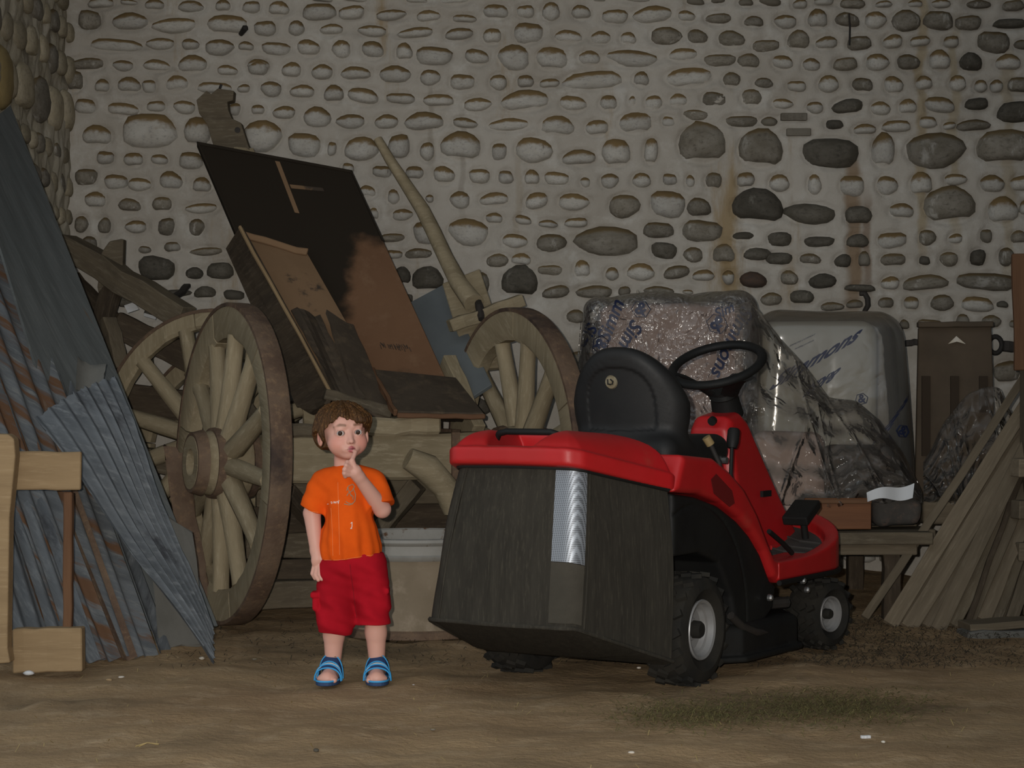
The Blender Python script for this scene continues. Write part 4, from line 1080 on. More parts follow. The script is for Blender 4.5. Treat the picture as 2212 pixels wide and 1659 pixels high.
# ------------------------------------------------------------------ laths stacked at the right
laths = [((1869, 1336, 8.30), (2260, 745, 8.95), .034, .02, 'lath'), ((1922, 1350, 8.24), (2262, 800, 8.95), .060, .022, 'lath'),
         ((1962, 1358, 8.20), (2262, 872, 8.93), .065, .02, 'lath'), ((1990, 1352, 8.26), (2270, 905, 8.98), .05, .02, 'grey_wood'), ((2025, 1362, 8.17), (2272, 850, 8.86), .06, .022, 'lath'),
         ((2058, 1352, 8.22), (2274, 920, 8.9), .055, .02, 'grey_wood'), ((2084, 1362, 8.16), (2240, 930, 8.84), .022, .03, 'dark_wood'),
         ((2092, 1352, 8.2), (2262, 940, 8.84), .04, .02, 'lath'), ((2122, 1340, 8.25), (2270, 985, 8.8), .06, .02, 'lath'), ((2150, 1340, 8.28), (2272, 1010, 8.8), .05, .02, 'grey_wood'), ((2185, 1338, 8.28), (2276, 1070, 8.8), .05, .022, 'lath'),
         ((1942, 1354, 8.30), (2262, 838, 9.0), .06, .02, 'lath'), ((2008, 1358, 8.24), (2268, 880, 8.92), .07, .02, 'lath'), ((2040, 1352, 8.30), (2270, 870, 8.96), .07, .02, 'lath'), ((2105, 1346, 8.3), (2262, 960, 8.9), .07, .02, 'lath'), ((2165, 1340, 8.33), (2275, 1040, 8.86), .07, .02, 'grey_wood')]
wherel = ['outermost lath nearest the mower wheel', 'second lath from the mower wheel', 'third lath from the mower wheel', 'greyer lath half behind the third', 'wide front lath in the middle of the pile',
          'grey lath behind the wide front one', 'dark narrow batten splitting the lath pile', 'lath just right of the dark batten', 'short wide lath right of the dark batten', 'grey lath second from the right edge', 'steep lath at the right edge of the pile',
          'lath wedged between the second and third from the mower wheel', 'lath half hidden left of the wide front one', 'lath half hidden right of the wide front one', 'broad lath behind the dark batten', 'grey lath filling in behind the right end of the pile']
for k, (a, b, wd, th, m) in enumerate(laths):
    o = plank('wood_lath', P(*a), P(*b), wd, th, M_[m], None, seed=70 + k, up=(0, -1, .4), wob=.003, bevel=.002, bend=random.uniform(-.01, .012))
    # width faces the viewer: local y lies across
    tag(o, wherel[k] + ', sloping up to the right', 'lath', 'laths leaning at the right')
o = plank('red_board', P(2222, 548, 8.62), P(2228, 800, 8.60), .14, .03, M_['brown_wood'], None, seed=90, up=(0, -1, 0), wob=.002)
tag(o, 'red-brown upright board cut off by the right picture edge', 'board')
mbk = MB()
for k, (y0, zz) in enumerate(((1010, .05), (1100, .05), (1190, .05), (1280, .06))):
    o = plank('short_beam', P(2192, y0, 8.5), P(2330, y0 + 4, 8.55), .09, .075, M_['lath'], None, seed=95 + k, wob=.003)
    tag(o, ['uppermost', 'second', 'third', 'lowest'][k] + ' short beam end of the stack at the right edge', 'beam', 'short beams at the right edge')
plank_post = plank('upright_post', P(2240, 700, 8.72), P(2236, 1330, 8.62), .12, .1, M_['grey_wood'], None, seed=99, up=(0, -1, 0)); tag(plank_post, 'grey upright post behind the beam ends at the right edge', 'post')
o = plank('floor_plank', P(2082, 1352, 8.06), P(2300, 1338, 8.10), .16, .03, M_['lath'], None, seed=100, wob=.003); tag(o, 'pale plank lying flat at the foot of the laths', 'plank')
o = plank('stone_kerb', P(2078, 1376, 8.02), P(2300, 1372, 8.06), .14, .055, M_['fibro'], None, seed=101, wob=.004); tag(o, 'grey concrete kerb under the flat plank at right', 'kerb')

# ------------------------------------------------------------------ low platform and the wrapped bedding on it
def SZ(py, Y): return P(0, py, Y).z
bn = thing('low_bench', P(1800, 1290, 8.9), 'low wooden bench of rough planks carrying the wrapped bedding', 'bench')
zb = SZ(1144, 8.5)
for k in range(6):
    y = 8.48 + k * .2
    plank('bench_plank', (P(1290, 1144, 8.5).x, y, zb - .03), (P(2005, 1144, 8.5).x + .05 * (k % 2), y + .01, zb - .03), .19, .05, M_['grey_wood'], bn, seed=110 + k, wob=.003)
plank('bench_rail', (P(1290, 1144, 8.5).x, 8.46, zb - .075), (P(1975, 1144, 8.5).x, 8.46, zb - .075), .05, .045, M_['lath'], bn, seed=120, wob=.002)
for px in (1300, 1620, 1925):
    for y in (8.5, 9.4):
        plank('bench_leg', (P(px, 0, 8.5).x, y, 0.0), (P(px, 0, 8.5).x, y, zb - .05), .07, .07, M_['dark_wood'], bn, seed=121)
# orange wooden drawer and a dark bundle on the bench
ob = thing('orange_drawer', P(1815, 1140, 8.5), 'orange-stained wooden drawer front under the plastic heap', 'drawer')
a = P(1738, 1140, 8.5); b = P(1881, 1140, 8.5); z1 = SZ(1076, 8.5)
quad_slab('front', [Vector((a.x, 8.49, z1)), Vector((b.x, 8.49, z1)), Vector((b.x, 8.49, zb + .002)), Vector((a.x, 8.49, zb + .002))], .018, M_['orange_wood'], ob, bevel=.002)
for x in (a.x + .009, b.x - .009):
    mb = MB(); mb.box((x, 8.72, (z1 + zb) / 2), (.016, .42, z1 - zb - .01)); mb.obj('side', M_['orange_wood'], ob)
mb = MB(); mb.box(((a.x + b.x) / 2, 8.72, zb + .012), (b.x - a.x - .04, .42, .01)); mb.obj('bottom', M_['orange_wood'], ob)
plank('moulding', Vector((a.x, 8.478, z1 - .012)), Vector((b.x, 8.478, z1 - .012)), .012, .02, M_['brown_wood'], ob, seed=130, wob=0)

def rbox_sdf(c, hs, r, amp=0.0, fr=9.0, seed=0, taper=0.0, shear=(0, 0)):
    rg = np.random.default_rng(seed)
    ks = rg.normal(0, 1, (7, 3)) * fr; ph = rg.uniform(0, 6.28, 7)
    def f(p):
        q = p.copy()
        dz = (q[:, 2] - c[2])
        q[:, 0] -= shear[0] * dz; q[:, 1] -= shear[1] * dz
        k = 1 - taper * dz / hs[2]
        q[:, 0] = (q[:, 0] - c[0]) / k + c[0]
        d = s_box(q, c, hs, r)
        if amp:
            n = np.zeros(len(p), np.float32)
            for kk, pp in zip(ks, ph): n += np.abs(np.sin(p @ kk.astype(np.float32) * .5 + pp)) - .6
            d = d - amp * n / 2.2
        return d
    return f

# wrapped mattress at left: pinkish folded mattress under crumpled printed film
ma = thing('wrapped_mattress', P(1450, 1120, 8.9), 'pinkish mattress folded inside crumpled clear plastic printed in dark blue, behind the seat', 'mattress')
YA = 8.92
cA = ((1455 - CX) * YA / F_PX, 9.17, (zb + SZ(655, YA)) / 2 + .02)
hA = ((1612 - 1290) / 2 * YA / F_PX, .20, (SZ(655, YA) - zb) / 2 - .02)
me = sdf_mesh(rbox_sdf(cA, hA, .05, .010, 7, 3, taper=.02), (cA[0] - .6, 8.8, zb - .1), (cA[0] + .6, 9.6, 1.6), .012)
link('mattress', me, M_['pinkfab'], ma, True)
hA2 = (hA[0] + .03, hA[1] + .03, hA[2] + .03)
meA = sdf_mesh(rbox_sdf((cA[0] - .01, cA[1], cA[2]), (hA2[0] + .03, hA2[1], hA2[2] + .01), .07, .026, 11, 5, taper=.04), (cA[0] - .7, 8.7, zb - .1), (cA[0] + .7, 9.65, 1.65), .010)
fA = link('plastic_wrap', meA, M_['film'], ma, True)
# film peak pinched at the top left
mb = MB(); mb.tube([P(1378, 656, 9.0), P(1380, 640, 9.0), P(1377, 626, 9.0)], [.03, .012, .003], 7); mb.obj('pinched_corner', M_['film_loose'], ma, smooth=60)
mb = MB(); mb.tube([P(1290, 720, 9.05), P(1262, 700, 9.05), P(1252, 770, 9.05)], [.05, .02, .008], 7); mb.obj('pinched_corner', M_['film_loose'], ma, smooth=60)

# second pack: off-white quilt block in taut film
qa = thing('wrapped_quilt', P(1800, 1100, 9.1), 'off-white quilt block in taut dusty film with dark blue lettering, right of the steering wheel', 'quilt pack')
YB = 8.95
cB = ((1774 - CX) * YB / F_PX, 9.26, (zb + SZ(692, YB)) / 2)
hB = ((1908 - 1640) / 2 * YB / F_PX, .22, (SZ(692, YB) - zb) / 2)
me = sdf_mesh(rbox_sdf(cB, hB, .07, .006, 4, 6), (cB[0] - .6, 8.8, zb - .1), (cB[0] + .6, 9.7, 1.6), .014)
link('quilt', me, M_['whitefab'], qa, True)
meB = sdf_mesh(rbox_sdf((cB[0] + .055, cB[1], cB[2] + .01), (hB[0] + .085, hB[1] + .05, hB[2] + .035), .12, .014, 5, 8, taper=.10), (cB[0] - .7, 8.7, zb - .1), (cB[0] + .7, 9.8, 1.7), .012)
fB = link('plastic_wrap', meB, M_['film_smooth'], qa, True)

# loose heap of clear film spilling in front
def heap(label, outline, Yf, Yb, top, seed, m, contents=None, name='plastic_sheet'):
    """draped film: outline gives (px, top py) across; it falls from the back ridge to the front hem with sharp folds"""
    nu, nv = 220, 90
    r = np.random.default_rng(seed)
    ph = r.uniform(0, 6.28, 12)
    rl = [(r.uniform(.05, .95), r.uniform(-.45, .45), r.uniform(.012, .03), r.uniform(.008, .014)) for _ in range(9)]
    vs = []; fs = []
    for i in range(nu + 1):
        u = i / nu
        xs = np.array([q[0] for q in outline]); ts = np.array([q[1] for q in outline])
        px = xs[0] + (xs[-1] - xs[0]) * u
        pt = np.interp(px, xs, ts)
        pbm = top(px)
        for j in range(nv + 1):
            v = j / nv
            fold = .03 * abs(math.sin(7 * u + 2.2 * v + ph[0])) + .016 * abs(math.sin(15 * u - 5 * v + ph[1])) + .010 * abs(math.sin(26 * u + 9 * v + ph[2])) + .012 * math.sin(31 * v + 11 * u + ph[3])
            for (u0, sl, am, wd) in rl: fold -= am * math.exp(-abs(u - u0 - sl * (v - .5)) / wd)
            Y = Yb + (Yf - Yb) * (v ** .8) + fold * (.25 + v) - .05
            py = pt + (pbm - pt) * v + 5 * math.sin(9 * u + ph[4]) * v + 3 * math.sin(23 * u + ph[5])
            vs.append(P(px, py, Y))
    for i in range(nu):
        for j in range(nv):
            a = i * (nv + 1) + j
            fs.append((a, a + nv + 1, a + nv + 2, a + 1))
    me = mesh_from(vs, fs, name)
    o = link(name, me, m, None, smooth=True)
    md = o.modifiers.new('thickness', 'SOLIDIFY'); md.thickness = .0015
    return o
o = heap('', [(1588, 660), (1622, 652), (1700, 745), (1790, 855), (1850, 870), (1900, 905), (1950, 980), (1992, 1062)], 8.52, 8.92, lambda px: 1086 + 4 * math.sin(px * .06), 4, M_['film_loose'])
tag(o, 'loose clear plastic sheet heaped in shiny folds between column and laths', 'plastic sheet')
o = heap('', [(1995, 1000), (2030, 930), (2070, 870), (2120, 835), (2160, 840), (2190, 900)], 8.75, 9.0, lambda px: 1085 + 3 * math.sin(px * .07), 9, M_['film_loose'])
tag(o, 'dim crumpled clear bag in front of the slotted board', 'plastic bag')
# what lies under the loose film
def lump(name, c, hs, r, m, label, cat, seed, amp=.02, group=None):
    me = sdf_mesh(rbox_sdf(c, hs, r, amp, 8, seed), np.array(c) - np.array(hs) - .1, np.array(c) + np.array(hs) + .1, .012)
    o = link(name, me, m); tag(o, label, cat, group); return o
p = P(1690, 1010, 8.86); lump('cushion', (p.x + .02, 8.80, zb + .20), (.16, .10, .20), .07, M_['pinkfab'], 'dull pink cushion under the loose plastic heap', 'cushion', 12)
p = P(1840, 1030, 8.86); lump('bundle', (p.x + .01, 8.82, zb + .165), (.15, .10, .165), .06, M_['darkfab'], 'dark brown bundle under the loose plastic heap', 'bundle', 13)
p = P(1938, 1110, 8.6); lump('dark_bag', (p.x, 8.66, zb + .062), (.10, .12, .06), .04, M_['darkfab'], 'dark limp bag beside the orange drawer', 'bag', 14)
o = quad_slab('paper_sheet', [P(1872, 1064, 8.47), P(1976, 1042, 8.5), P(1972, 1074, 8.46), P(1874, 1084, 8.45)], .0015, M_['paper'], None, nu=12, nv=3, prof=lambda u, v: .02 * math.sin(6 * u), smooth=60)
tag(o, 'white folded paper lying at the hem of the plastic heap', 'paper')
o = lump('crate_block', (P(2030, 1100, 8.9).x, 8.9, zb + .05), (.09, .1, .05), .01, M_['lath'], 'small wooden block on the bench beside the laths', 'block', 15, amp=.0)

# slotted board
sb = thing('slotted_board', P(2066, 1050, 9.3), 'brown upright board with three vertical slots beside the quilt pack', 'board')
YS = 9.25
A0 = P(1985, 707, YS); A1 = P(2142, 705, YS); A2 = P(2154, 1118, YS - .05); A3 = P(1976, 1118, YS - .05)
quad_slab('board', [A0, A1, A2, A3], .03, M_['kraft'], sb, bevel=.004)
for (x0, x1, y0, y1) in ((1992, 2010, 812, 985), (2054, 2072, 812, 940), (2116, 2134, 812, 890)):
    quad_slab('slot', [P(x0, y0, YS - .036), P(x1, y0, YS - .036), P(x1, y1, YS - .052), P(x0, y1, YS - .052)], .012, M_['slot'], sb)
plank('cap_rail', P(1982, 702, YS - .01), P(2144, 700, YS - .01), .05, .025, M_['kraft'], sb, seed=140, wob=.001)
mb = MB(); mb.prism([P(2048, 743, YS - .024), P(2066, 726, YS - .024), P(2086, 743, YS - .024), P(2067, 738, YS - .024)], (0, .002, 0)); mb.obj('white_mark', M_['scrap'], sb)

# iron fittings on the wall
o = MB().tube([P(1857, 634, 9.93), P(1868, 634, 9.93), P(1874, 645, 9.92), P(1875, 660, 9.92), P(1868, 672, 9.93), P(1868, 672, 10.05)], [.012, .014, .014, .014, .012, .012], 10).obj('wall_hook', M_['dark_iron'], smooth=60)
tag(o, 'curved grey pipe hook on the wall above the quilt pack', 'hook')
hk = thing('iron_hasp', P(2160, 750, 9.9), 'black iron ring and bar fixed to the wall at right', 'iron fitting')
pts = [P(2150 + 14 * math.cos(t), 745 + 18 * math.sin(t), 9.9) for t in np.linspace(0, 2 * math.pi, 20)]
MB().tube(pts, .012, 8).obj('ring', M_['dark_iron'], hk, smooth=60)
plank('bar', P(2166, 748, 9.9), P(2230, 752, 9.9), .05, .05, M_['dark_iron'], hk, seed=141)
plank('tongue', P(1955, 740, 9.92), P(1995, 740, 9.92), .03, .03, M_['dark_iron'], hk, seed=142)
o = MB().tube([P(520, 74, 9.94), P(530, 60, 9.9), P(534, 56, 9.9)], [.012, .016, .004], 7).obj('wall_spike', M_['dark_iron']); tag(o, 'small black iron spike stuck in the wall at upper left', 'spike')
o = MB().tube([P(1834, 30, 9.95), P(1836, 60, 9.93), P(1835, 98, 9.95)], .005, 6).obj('wall_wire', M_['dark_iron']); tag(o, 'thin dark wire hanging down the wall at upper right', 'wire')

# lettering on the films, draped onto them
def lettering(txt, center, right, up, size, bvh, parent, m, off=.004, shear=.25, name='printed_lettering', bold=.02):
    cu = bpy.data.curves.new('txt', 'FONT'); cu.body = txt; cu.size = 1.0; cu.shear = shear; cu.offset = bold
    cu.align_x = 'CENTER'; cu.align_y = 'CENTER'; cu.resolution_u = 3
    to = bpy.data.objects.new('txt', cu); COL.objects.link(to)
    dg = bpy.context.evaluated_depsgraph_get(); dg.update()
    me = bpy.data.meshes.new_from_object(to.evaluated_get(dg))
    bpy.data.objects.remove(to, do_unlink=True)
    bm = bmesh.new(); bm.from_mesh(me)
    bmesh.ops.triangulate(bm, faces=bm.faces)
    bmesh.ops.subdivide_edges(bm, edges=[e for e in bm.edges if e.calc_length() > .12], cuts=1)
    right = Vector(right).normalized(); up = Vector(up).normalized()
    n = right.cross(up)
    if n.y > 0: n = -n
    miss = []
    for v in bm.verts:
        q = Vector(center) + right * v.co.x * size + up * v.co.y * size
        hit = bvh.ray_cast(q + n * .3, -n, .7)
        if hit[0] is None: miss.append(v)
        else: v.co = hit[0] + n * off
    bmesh.ops.delete(bm, geom=miss, context='VERTS')
    bm.to_mesh(me); bm.free()
    me.materials.clear()
    return link(name, me, m, parent, True)
bvA = bvh_of(meA); bvB = bvh_of(meB)
def on(px, py, Y): return P(px, py, Y)
def dirv(dx, dy): return Vector((dx, 0, -dy))
# left pack: words run steeply up the film
for (px, py, sz, txt, d) in ((1319, 694, .085, 'Simm', (0.36, -.93)), (1362, 722, .088, 'Sim', (-.48, .88)), (1580, 738, .088, 'Simmons', (-.42, .91)), (1562, 672, .06, 'Sim', (.9, -.4)), (1270, 722, .07, 'Sim', (-.4, .91))):
    r_ = dirv(*d); u_ = Vector((-r_.z, 0, r_.x))
    if d[1] > 0: u_ = Vector((-r_.z, 0, r_.x))
    lettering(txt, on(px, py, 8.95), r_, u_, sz, bvA, ma, M_['ink'])
def emblem(px, py, s, bv, parent, rot=0.0):
    """badge: ring with two curls"""
    r_ = dirv(math.cos(rot), math.sin(rot)); u_ = Vector((-r_.z, 0, r_.x))
    lettering('&', on(px, py, 8.95), r_, u_, s, bv, parent, M_['ink'], name='printed_emblem', bold=.03, shear=0)
    pts = []
    for k in range(7):
        t = 2 * math.pi * k / 6 + .3
        q = on(px, py, 8.95) + r_ * math.cos(t) * s * .55 + u_ * math.sin(t) * s * .5
        hit = bv.ray_cast(Vector((q.x, 8.4, q.z)), Vector((0, 1, 0)), 1.5)
        pts.append((hit[0] if hit[0] is not None else q) + Vector((0, -.004, 0)))
    MB().tube(pts, .0065, 5, flat=.3).obj('printed_emblem', M_['ink'], parent)
emblem(1384, 668, .075, bvA, ma, .3); emblem(1548, 700, .085, bvA, ma, .5); emblem(1297, 744, .07, bvA, ma, 2.0)
lettering('Simmons', on(1765, 775, 8.95), dirv(.86, -.5), Vector((.5, 0, .86)), .118, bvB, qa, M_['ink'], bold=.035)
lettering('&kill', on(1783, 822, 8.95), dirv(-.86, .5), Vector((-.5, 0, -.86)), .085, bvB, qa, M_['ink'], bold=.035)
lettering('SIMMONS COMPANY', on(1735, 735, 8.95), dirv(.9, -.42), Vector((.42, 0, .9)), .013, bvB, qa, M_['ink'], bold=0)
lettering('bedding products', on(1740, 744, 8.95), dirv(.9, -.42), Vector((.42, 0, .9)), .013, bvB, qa, M_['ink'], bold=0)
lettering('Simmon', on(1944, 890, 8.98), dirv(.6, -.78), Vector((.78, 0, .6)), .10, bvB, qa, M_['ink'], bold=.035)
emblem(1864, 862, .05, bvB, qa, 0.0); emblem(1955, 932, .055, bvB, qa, .4)
# ------------------------------------------------------------------ riding mower (local frame: x right, y forward, z up)
TH = math.radians(31)
mow = thing('riding_mower', (.296, 6.83, 0), 'red and black riding lawn mower seen from behind, with a big fabric grass catcher', 'mower', None, -TH)
def mpart(name, me, m, parent=None, smooth=False):
    return link(name, me, m, parent or mow, False, smooth=smooth)
def mobj(mb, name, m, parent=None, bevel=0.0, smooth=None, seg=2):
    return mb.obj(name, m, parent or mow, False, bevel, smooth, seg)

def wtop(u): return .713 - (u + .55) * .215
# --- grass bag: a lofted fabric box, flared to the bottom
def bag_ring(k):
    """plan outline at height fraction k (0 bottom .. 1 top) starting at front left, going round the back to front right"""
    ur = -.598 * (1 - k) + -.548 * k
    hr = .268 * (1 - k) + .225 * k
    sh = -.036 * (1 - k)
    hf = .352 * (1 - k) + .335 * k
    uf = -.195
    P_ = []
    def rc(cx, cy, a0, a1, rad, n=6):
        for i in range(n + 1):
            a = a0 + (a1 - a0) * i / n
            P_.append((cx + rad * math.cos(a), cy + rad * math.sin(a)))
    rad = .055
    # left side
    for i in range(8):
        t = i / 8
        P_.append((-(hf * (1 - t) + hr * t), uf * (1 - t) + (ur + rad) * t))
    rc(-hr + rad, ur + rad, math.pi, 1.5 * math.pi, rad)
    for i in range(1, 12):
        t = i / 12
        P_.append(((-hr + rad) * (1 - t) + (hr - rad) * t, ur - .012 * math.sin(math.pi * t)))
    rc(hr - rad, ur + rad, 1.5 * math.pi, 2 * math.pi, rad)
    for i in range(1, 9):
        t = i / 8
        P_.append(((hr * (1 - t) + hf * t), (ur + rad) * (1 - t) + uf * t))
    return [(x + sh * max(0, min(1, (uf - u) / .35)), u) for x, u in P_]
def bag_pt(i, k, off=0.0):
    r = bag_ring(k); x, u = r[i]
    wb = .232 - max(0, (u + .58)) / .39 * .135
    zz = wb * (1 - k) + (wtop(u) + .01) * k
    bul = .010 * math.sin(math.pi * k)
    # outward
    l = math.hypot(x, u + .3) + 1e-6
    return Vector((x + x / l * (bul + off), u + (u + .3) / l * (bul + off), zz))
NR = len(bag_ring(0)); NK = 16
vs = []; fs = []
rg = random.Random(2)
for k in range(NK + 1):
    for i in range(NR):
        vs.append(bag_pt(i, k / NK, .004 * math.sin(i * .9 + k * .35) * math.sin(math.pi * k / NK)))
for k in range(NK):
    for i in range(NR - 1):
        fs.append((k * NR + i, k * NR + i + 1, (k + 1) * NR + i + 1, (k + 1) * NR + i))
# underside: falls forward from the rear hem to a lower ridge
b0 = len(vs)
for i in range(NR):
    p = bag_pt(i, 0)
    t = max(0, min(1, (-.30 - p.y) / .3))
    vs.append(Vector((p.x * .93, p.y + .24 * t + .0, p.z - .105 * t - .012)))
for i in range(NR - 1): fs.append((i + 1, i, b0 + i, b0 + i + 1))
fs.append(tuple(b0 + i for i in range(NR)))
fs.append(tuple([NK * NR + i for i in range(NR - 1, -1, -1)]))
fs.append(tuple([k * NR for k in range(NK, -1, -1)] + [b0] + [b0 + NR - 1] + [k * NR + NR - 1 for k in range(NK + 1)]))
mb = MB(); mb.add(vs, fs); bag = mobj(mb, 'grass_bag', M_['bag'], smooth=50)
# hem piping along the bottom edge and seams at the corners
MB_ = MB(); MB_.tube([bag_pt(i, 0, .004) for i in range(NR)], .007, 6); mobj(MB_, 'hem', M_['bag'], bag, smooth=60)
cl, cr = 8 + 3, 8 + 7 + 11 + 3
for i in (8, 14, 8 + 7 + 11 + 6):
    MB_ = MB(); MB_.tube([bag_pt(i, k / 12, .002) for k in range(13)], .004, 6); mobj(MB_, 'seam', M_['bag'], bag, smooth=60)
# see-through mesh strip round the right rear corner
strip_idx = list(range(8 + 7 + 11 - 1, 8 + 7 + 11 + 6))
def strip(k0, k1, m, name, off):
    vs = []; fs = []
    nk = 14
    for k in range(nk + 1):
        kk = k0 + (k1 - k0) * k / nk
        for i in strip_idx: vs.append(bag_pt(i, kk, off + .002))
    n = len(strip_idx)
    for k in range(nk):
        for i in range(n - 1): fs.append((k * n + i, k * n + i + 1, (k + 1) * n + i + 1, (k + 1) * n + i))
    mb = MB(); mb.add(vs, fs); return mobj(mb, name, m, bag, smooth=70)
def mesh_mat():
    m = mat('grey_wire_mesh', (.30, .32, .35), rough=.45, bump=0, metallic=.5, spec=.5)
    nt = m.node_tree; L = nt.links; bs = nt.nodes['Principled BSDF']
    tc = N(nt, 'ShaderNodeTexCoord')
    sp = N(nt, 'ShaderNodeSeparateXYZ'); L.new(tc.outputs['Object'], sp.inputs[0])
    ad = N(nt, 'ShaderNodeMath', operation='SUBTRACT'); L.new(sp.outputs[0], ad.inputs[0]); L.new(sp.outputs[1], ad.inputs[1])
    hs = []
    for src, f in ((ad.outputs[0], 190.), (sp.outputs[2], 190.)):
        mu = N(nt, 'ShaderNodeMath', operation='MULTIPLY'); L.new(src, mu.inputs[0]); mu.inputs[1].default_value = f * 3.1416
        si = N(nt, 'ShaderNodeMath', operation='SINE'); L.new(mu.outputs[0], si.inputs[0])
        ab = N(nt, 'ShaderNodeMath', operation='ABSOLUTE'); L.new(si.outputs[0], ab.inputs[0]); hs.append(ab.outputs[0])
    mn = N(nt, 'ShaderNodeMath', operation='MULTIPLY'); L.new(hs[0], mn.inputs[0]); L.new(hs[1], mn.inputs[1])
    mr = N(nt, 'ShaderNodeMapRange'); mr.inputs['From Min'].default_value = .35; mr.inputs['From Max'].default_value = .7; L.new(mn.outputs[0], mr.inputs[0])
    mx = N(nt, 'ShaderNodeMix', data_type='RGBA'); L.new(mr.outputs[0], mx.inputs[0]); mx.inputs[6].default_value = (.30, .325, .36, 1); mx.inputs[7].default_value = (.10, .105, .115, 1)
    L.new(mx.outputs[2], bs.inputs['Base Color'])
    return m
strip(.40, .975, mesh_mat(), 'mesh_strip', .002)
strip(.03, .395, mat('dusty_mesh', (.060, .053, .041), (.045, .040, .031), scale=8, rough=.95, bump=.3, bscale=120), 'mesh_strip', .002)

# --- red lid of the catcher
out = [(-.195, -.530), (-.18, -.546), (0, -.556), (.18, -.546), (.195, -.530), (.302, -.185), (.28, -.175), (-.28, -.175), (-.302, -.185)]
def lid_f(p):
    d2 = s_poly(p[:, 0], p[:, 1], out) - .05
    zr = p[:, 2] - (.713 - (p[:, 1] + .55) * .215)
    # rim band
    rim = s_ext(d2, zr, -.004, .050, .010)
    # raised crown with sloping sides
    crown_top = .048 + (.074 + .055 * np.clip((p[:, 1] + .55) / .4, 0, 1)) * (1 - np.exp(-np.clip(-d2 - .012, 0, 1) / .05))
    crown = np.maximum(d2 + .012, zr - crown_top) * .8
    crown = np.maximum(crown, -zr)
    d = smin(rim, crown, .008)
    # handle recess opening to the back
    w_ = .105 - np.clip((-.35 - p[:, 1]) * .10, -.02, .03)
    rec = np.maximum(np.maximum(np.abs(p[:, 0] + .005) - w_ - np.clip(zr - .055, 0, .1) * .45, .056 - zr), p[:, 1] + .27)
    d = smax(d, -rec, .012)
    return d
me = sdf_mesh(lid_f, (-.40, -.64, .58), (.40, -.09, .90), .0055)
lid = mpart('catcher_lid', me, M_['red'])
zh = lambda u: wtop(u)
mb = MB(); mb.tube([(-.125, -.46, zh(-.46) + .095), (-.11, -.47, zh(-.47) + .112), (-.08, -.475, zh(-.475) + .118), (.08, -.475, zh(-.475) + .118), (.10, -.47, zh(-.47) + .112), (.12, -.46, zh(-.46) + .095)], .010, 10)
mobj(mb, 'handle', M_['black_pl'], lid, smooth=60)
mb = MB(); mb.tube([bag_pt(i, .975, .004) for i in range(NR)], .009, 6); mobj(mb, 'frame_tube', M_['black_pl'], smooth=60)

# --- rear body, fenders, foot deck
prof_red = [(-.19, .625), (-.13, .74), (.10, .722), (.22, .675), (.33, .615), (.43, .53), (.52, .425), (.58, .365), (.66, .345), (.95, .355), (.95, .29), (.62, .275), (.57, .30), (.49, .395), (.40, .465), (.30, .52), (.16, .575), (.0, .61)]
def fender_f(p):
    d2 = s_poly(p[:, 1], p[:, 2], prof_red)
    ax = np.abs(p[:, 0])
    return s_ext(d2, ax, .215, .362, .022)
me = sdf_mesh(fender_f, (-.40, -.2, .24), (.40, 1.0, .78), .0065)
fen = mpart('fender', me, M_['red'])
# inner black step line along the fender and the two dark decals
for s in (1,):
    mb = MB(); mb.prism([(.3635, u, w_) for u, w_ in ((.06, .655), (.10, .672), (.22, .612), (.24, .57), (.20, .56), (.08, .61))], (.0015, 0, 0)); mobj(mb, 'decal', mat('dark_red_decal', (.14, .012, .012), rough=.5, bump=0), fen)
# seat platform between the fenders
mb = MB(); mb.box((0, .12, .665), (.46, .46, .07)); mobj(mb, 'seat_platform', M_['black_pl'], bevel=.015)
mb = MB(); mb.box((0, .40, .5), (.44, .16, .30), Matrix.Rotation(.35, 3, 'X')); mobj(mb, 'tunnel_cover', M_['black_pl'], bevel=.02)
# black wheel housing and chassis side
prof_blk = [(-.17, .62), (.0, .60), (.16, .565), (.30, .51), (.40, .455), (.49, .385), (.57, .29), (.62, .27), (.60, .19), (.5, .14), (.30, .15), (.26, .26), (.16, .38), (.02, .42), (-.17, .42)]
def blk_f(p):
    d2 = s_poly(p[:, 1], p[:, 2], prof_blk)
    d = s_ext(d2, np.abs(p[:, 0]), .10, .345, .015)
    groove = np.abs(np.sqrt((p[:, 1] + .02) ** 2 + (p[:, 2] - .178) ** 2) - .40) - .004
    return np.maximum(d, -np.maximum(groove, np.abs(np.abs(p[:, 0]) - .345) - .006))
me = sdf_mesh(blk_f, (-.38, -.2, .1), (.38, .66, .66), .0065)
mpart('wheel_housing', me, M_['black_pl'])
mb = MB(); mb.box((0, .35, .33), (.24, .9, .26)); mobj(mb, 'chassis', M_['black_pl'], bevel=.02)
mb = MB(); mb.box((0, .82, .225), (.20, .65, .07)); mobj(mb, 'frame_rail', M_['black_pl'], bevel=.01)
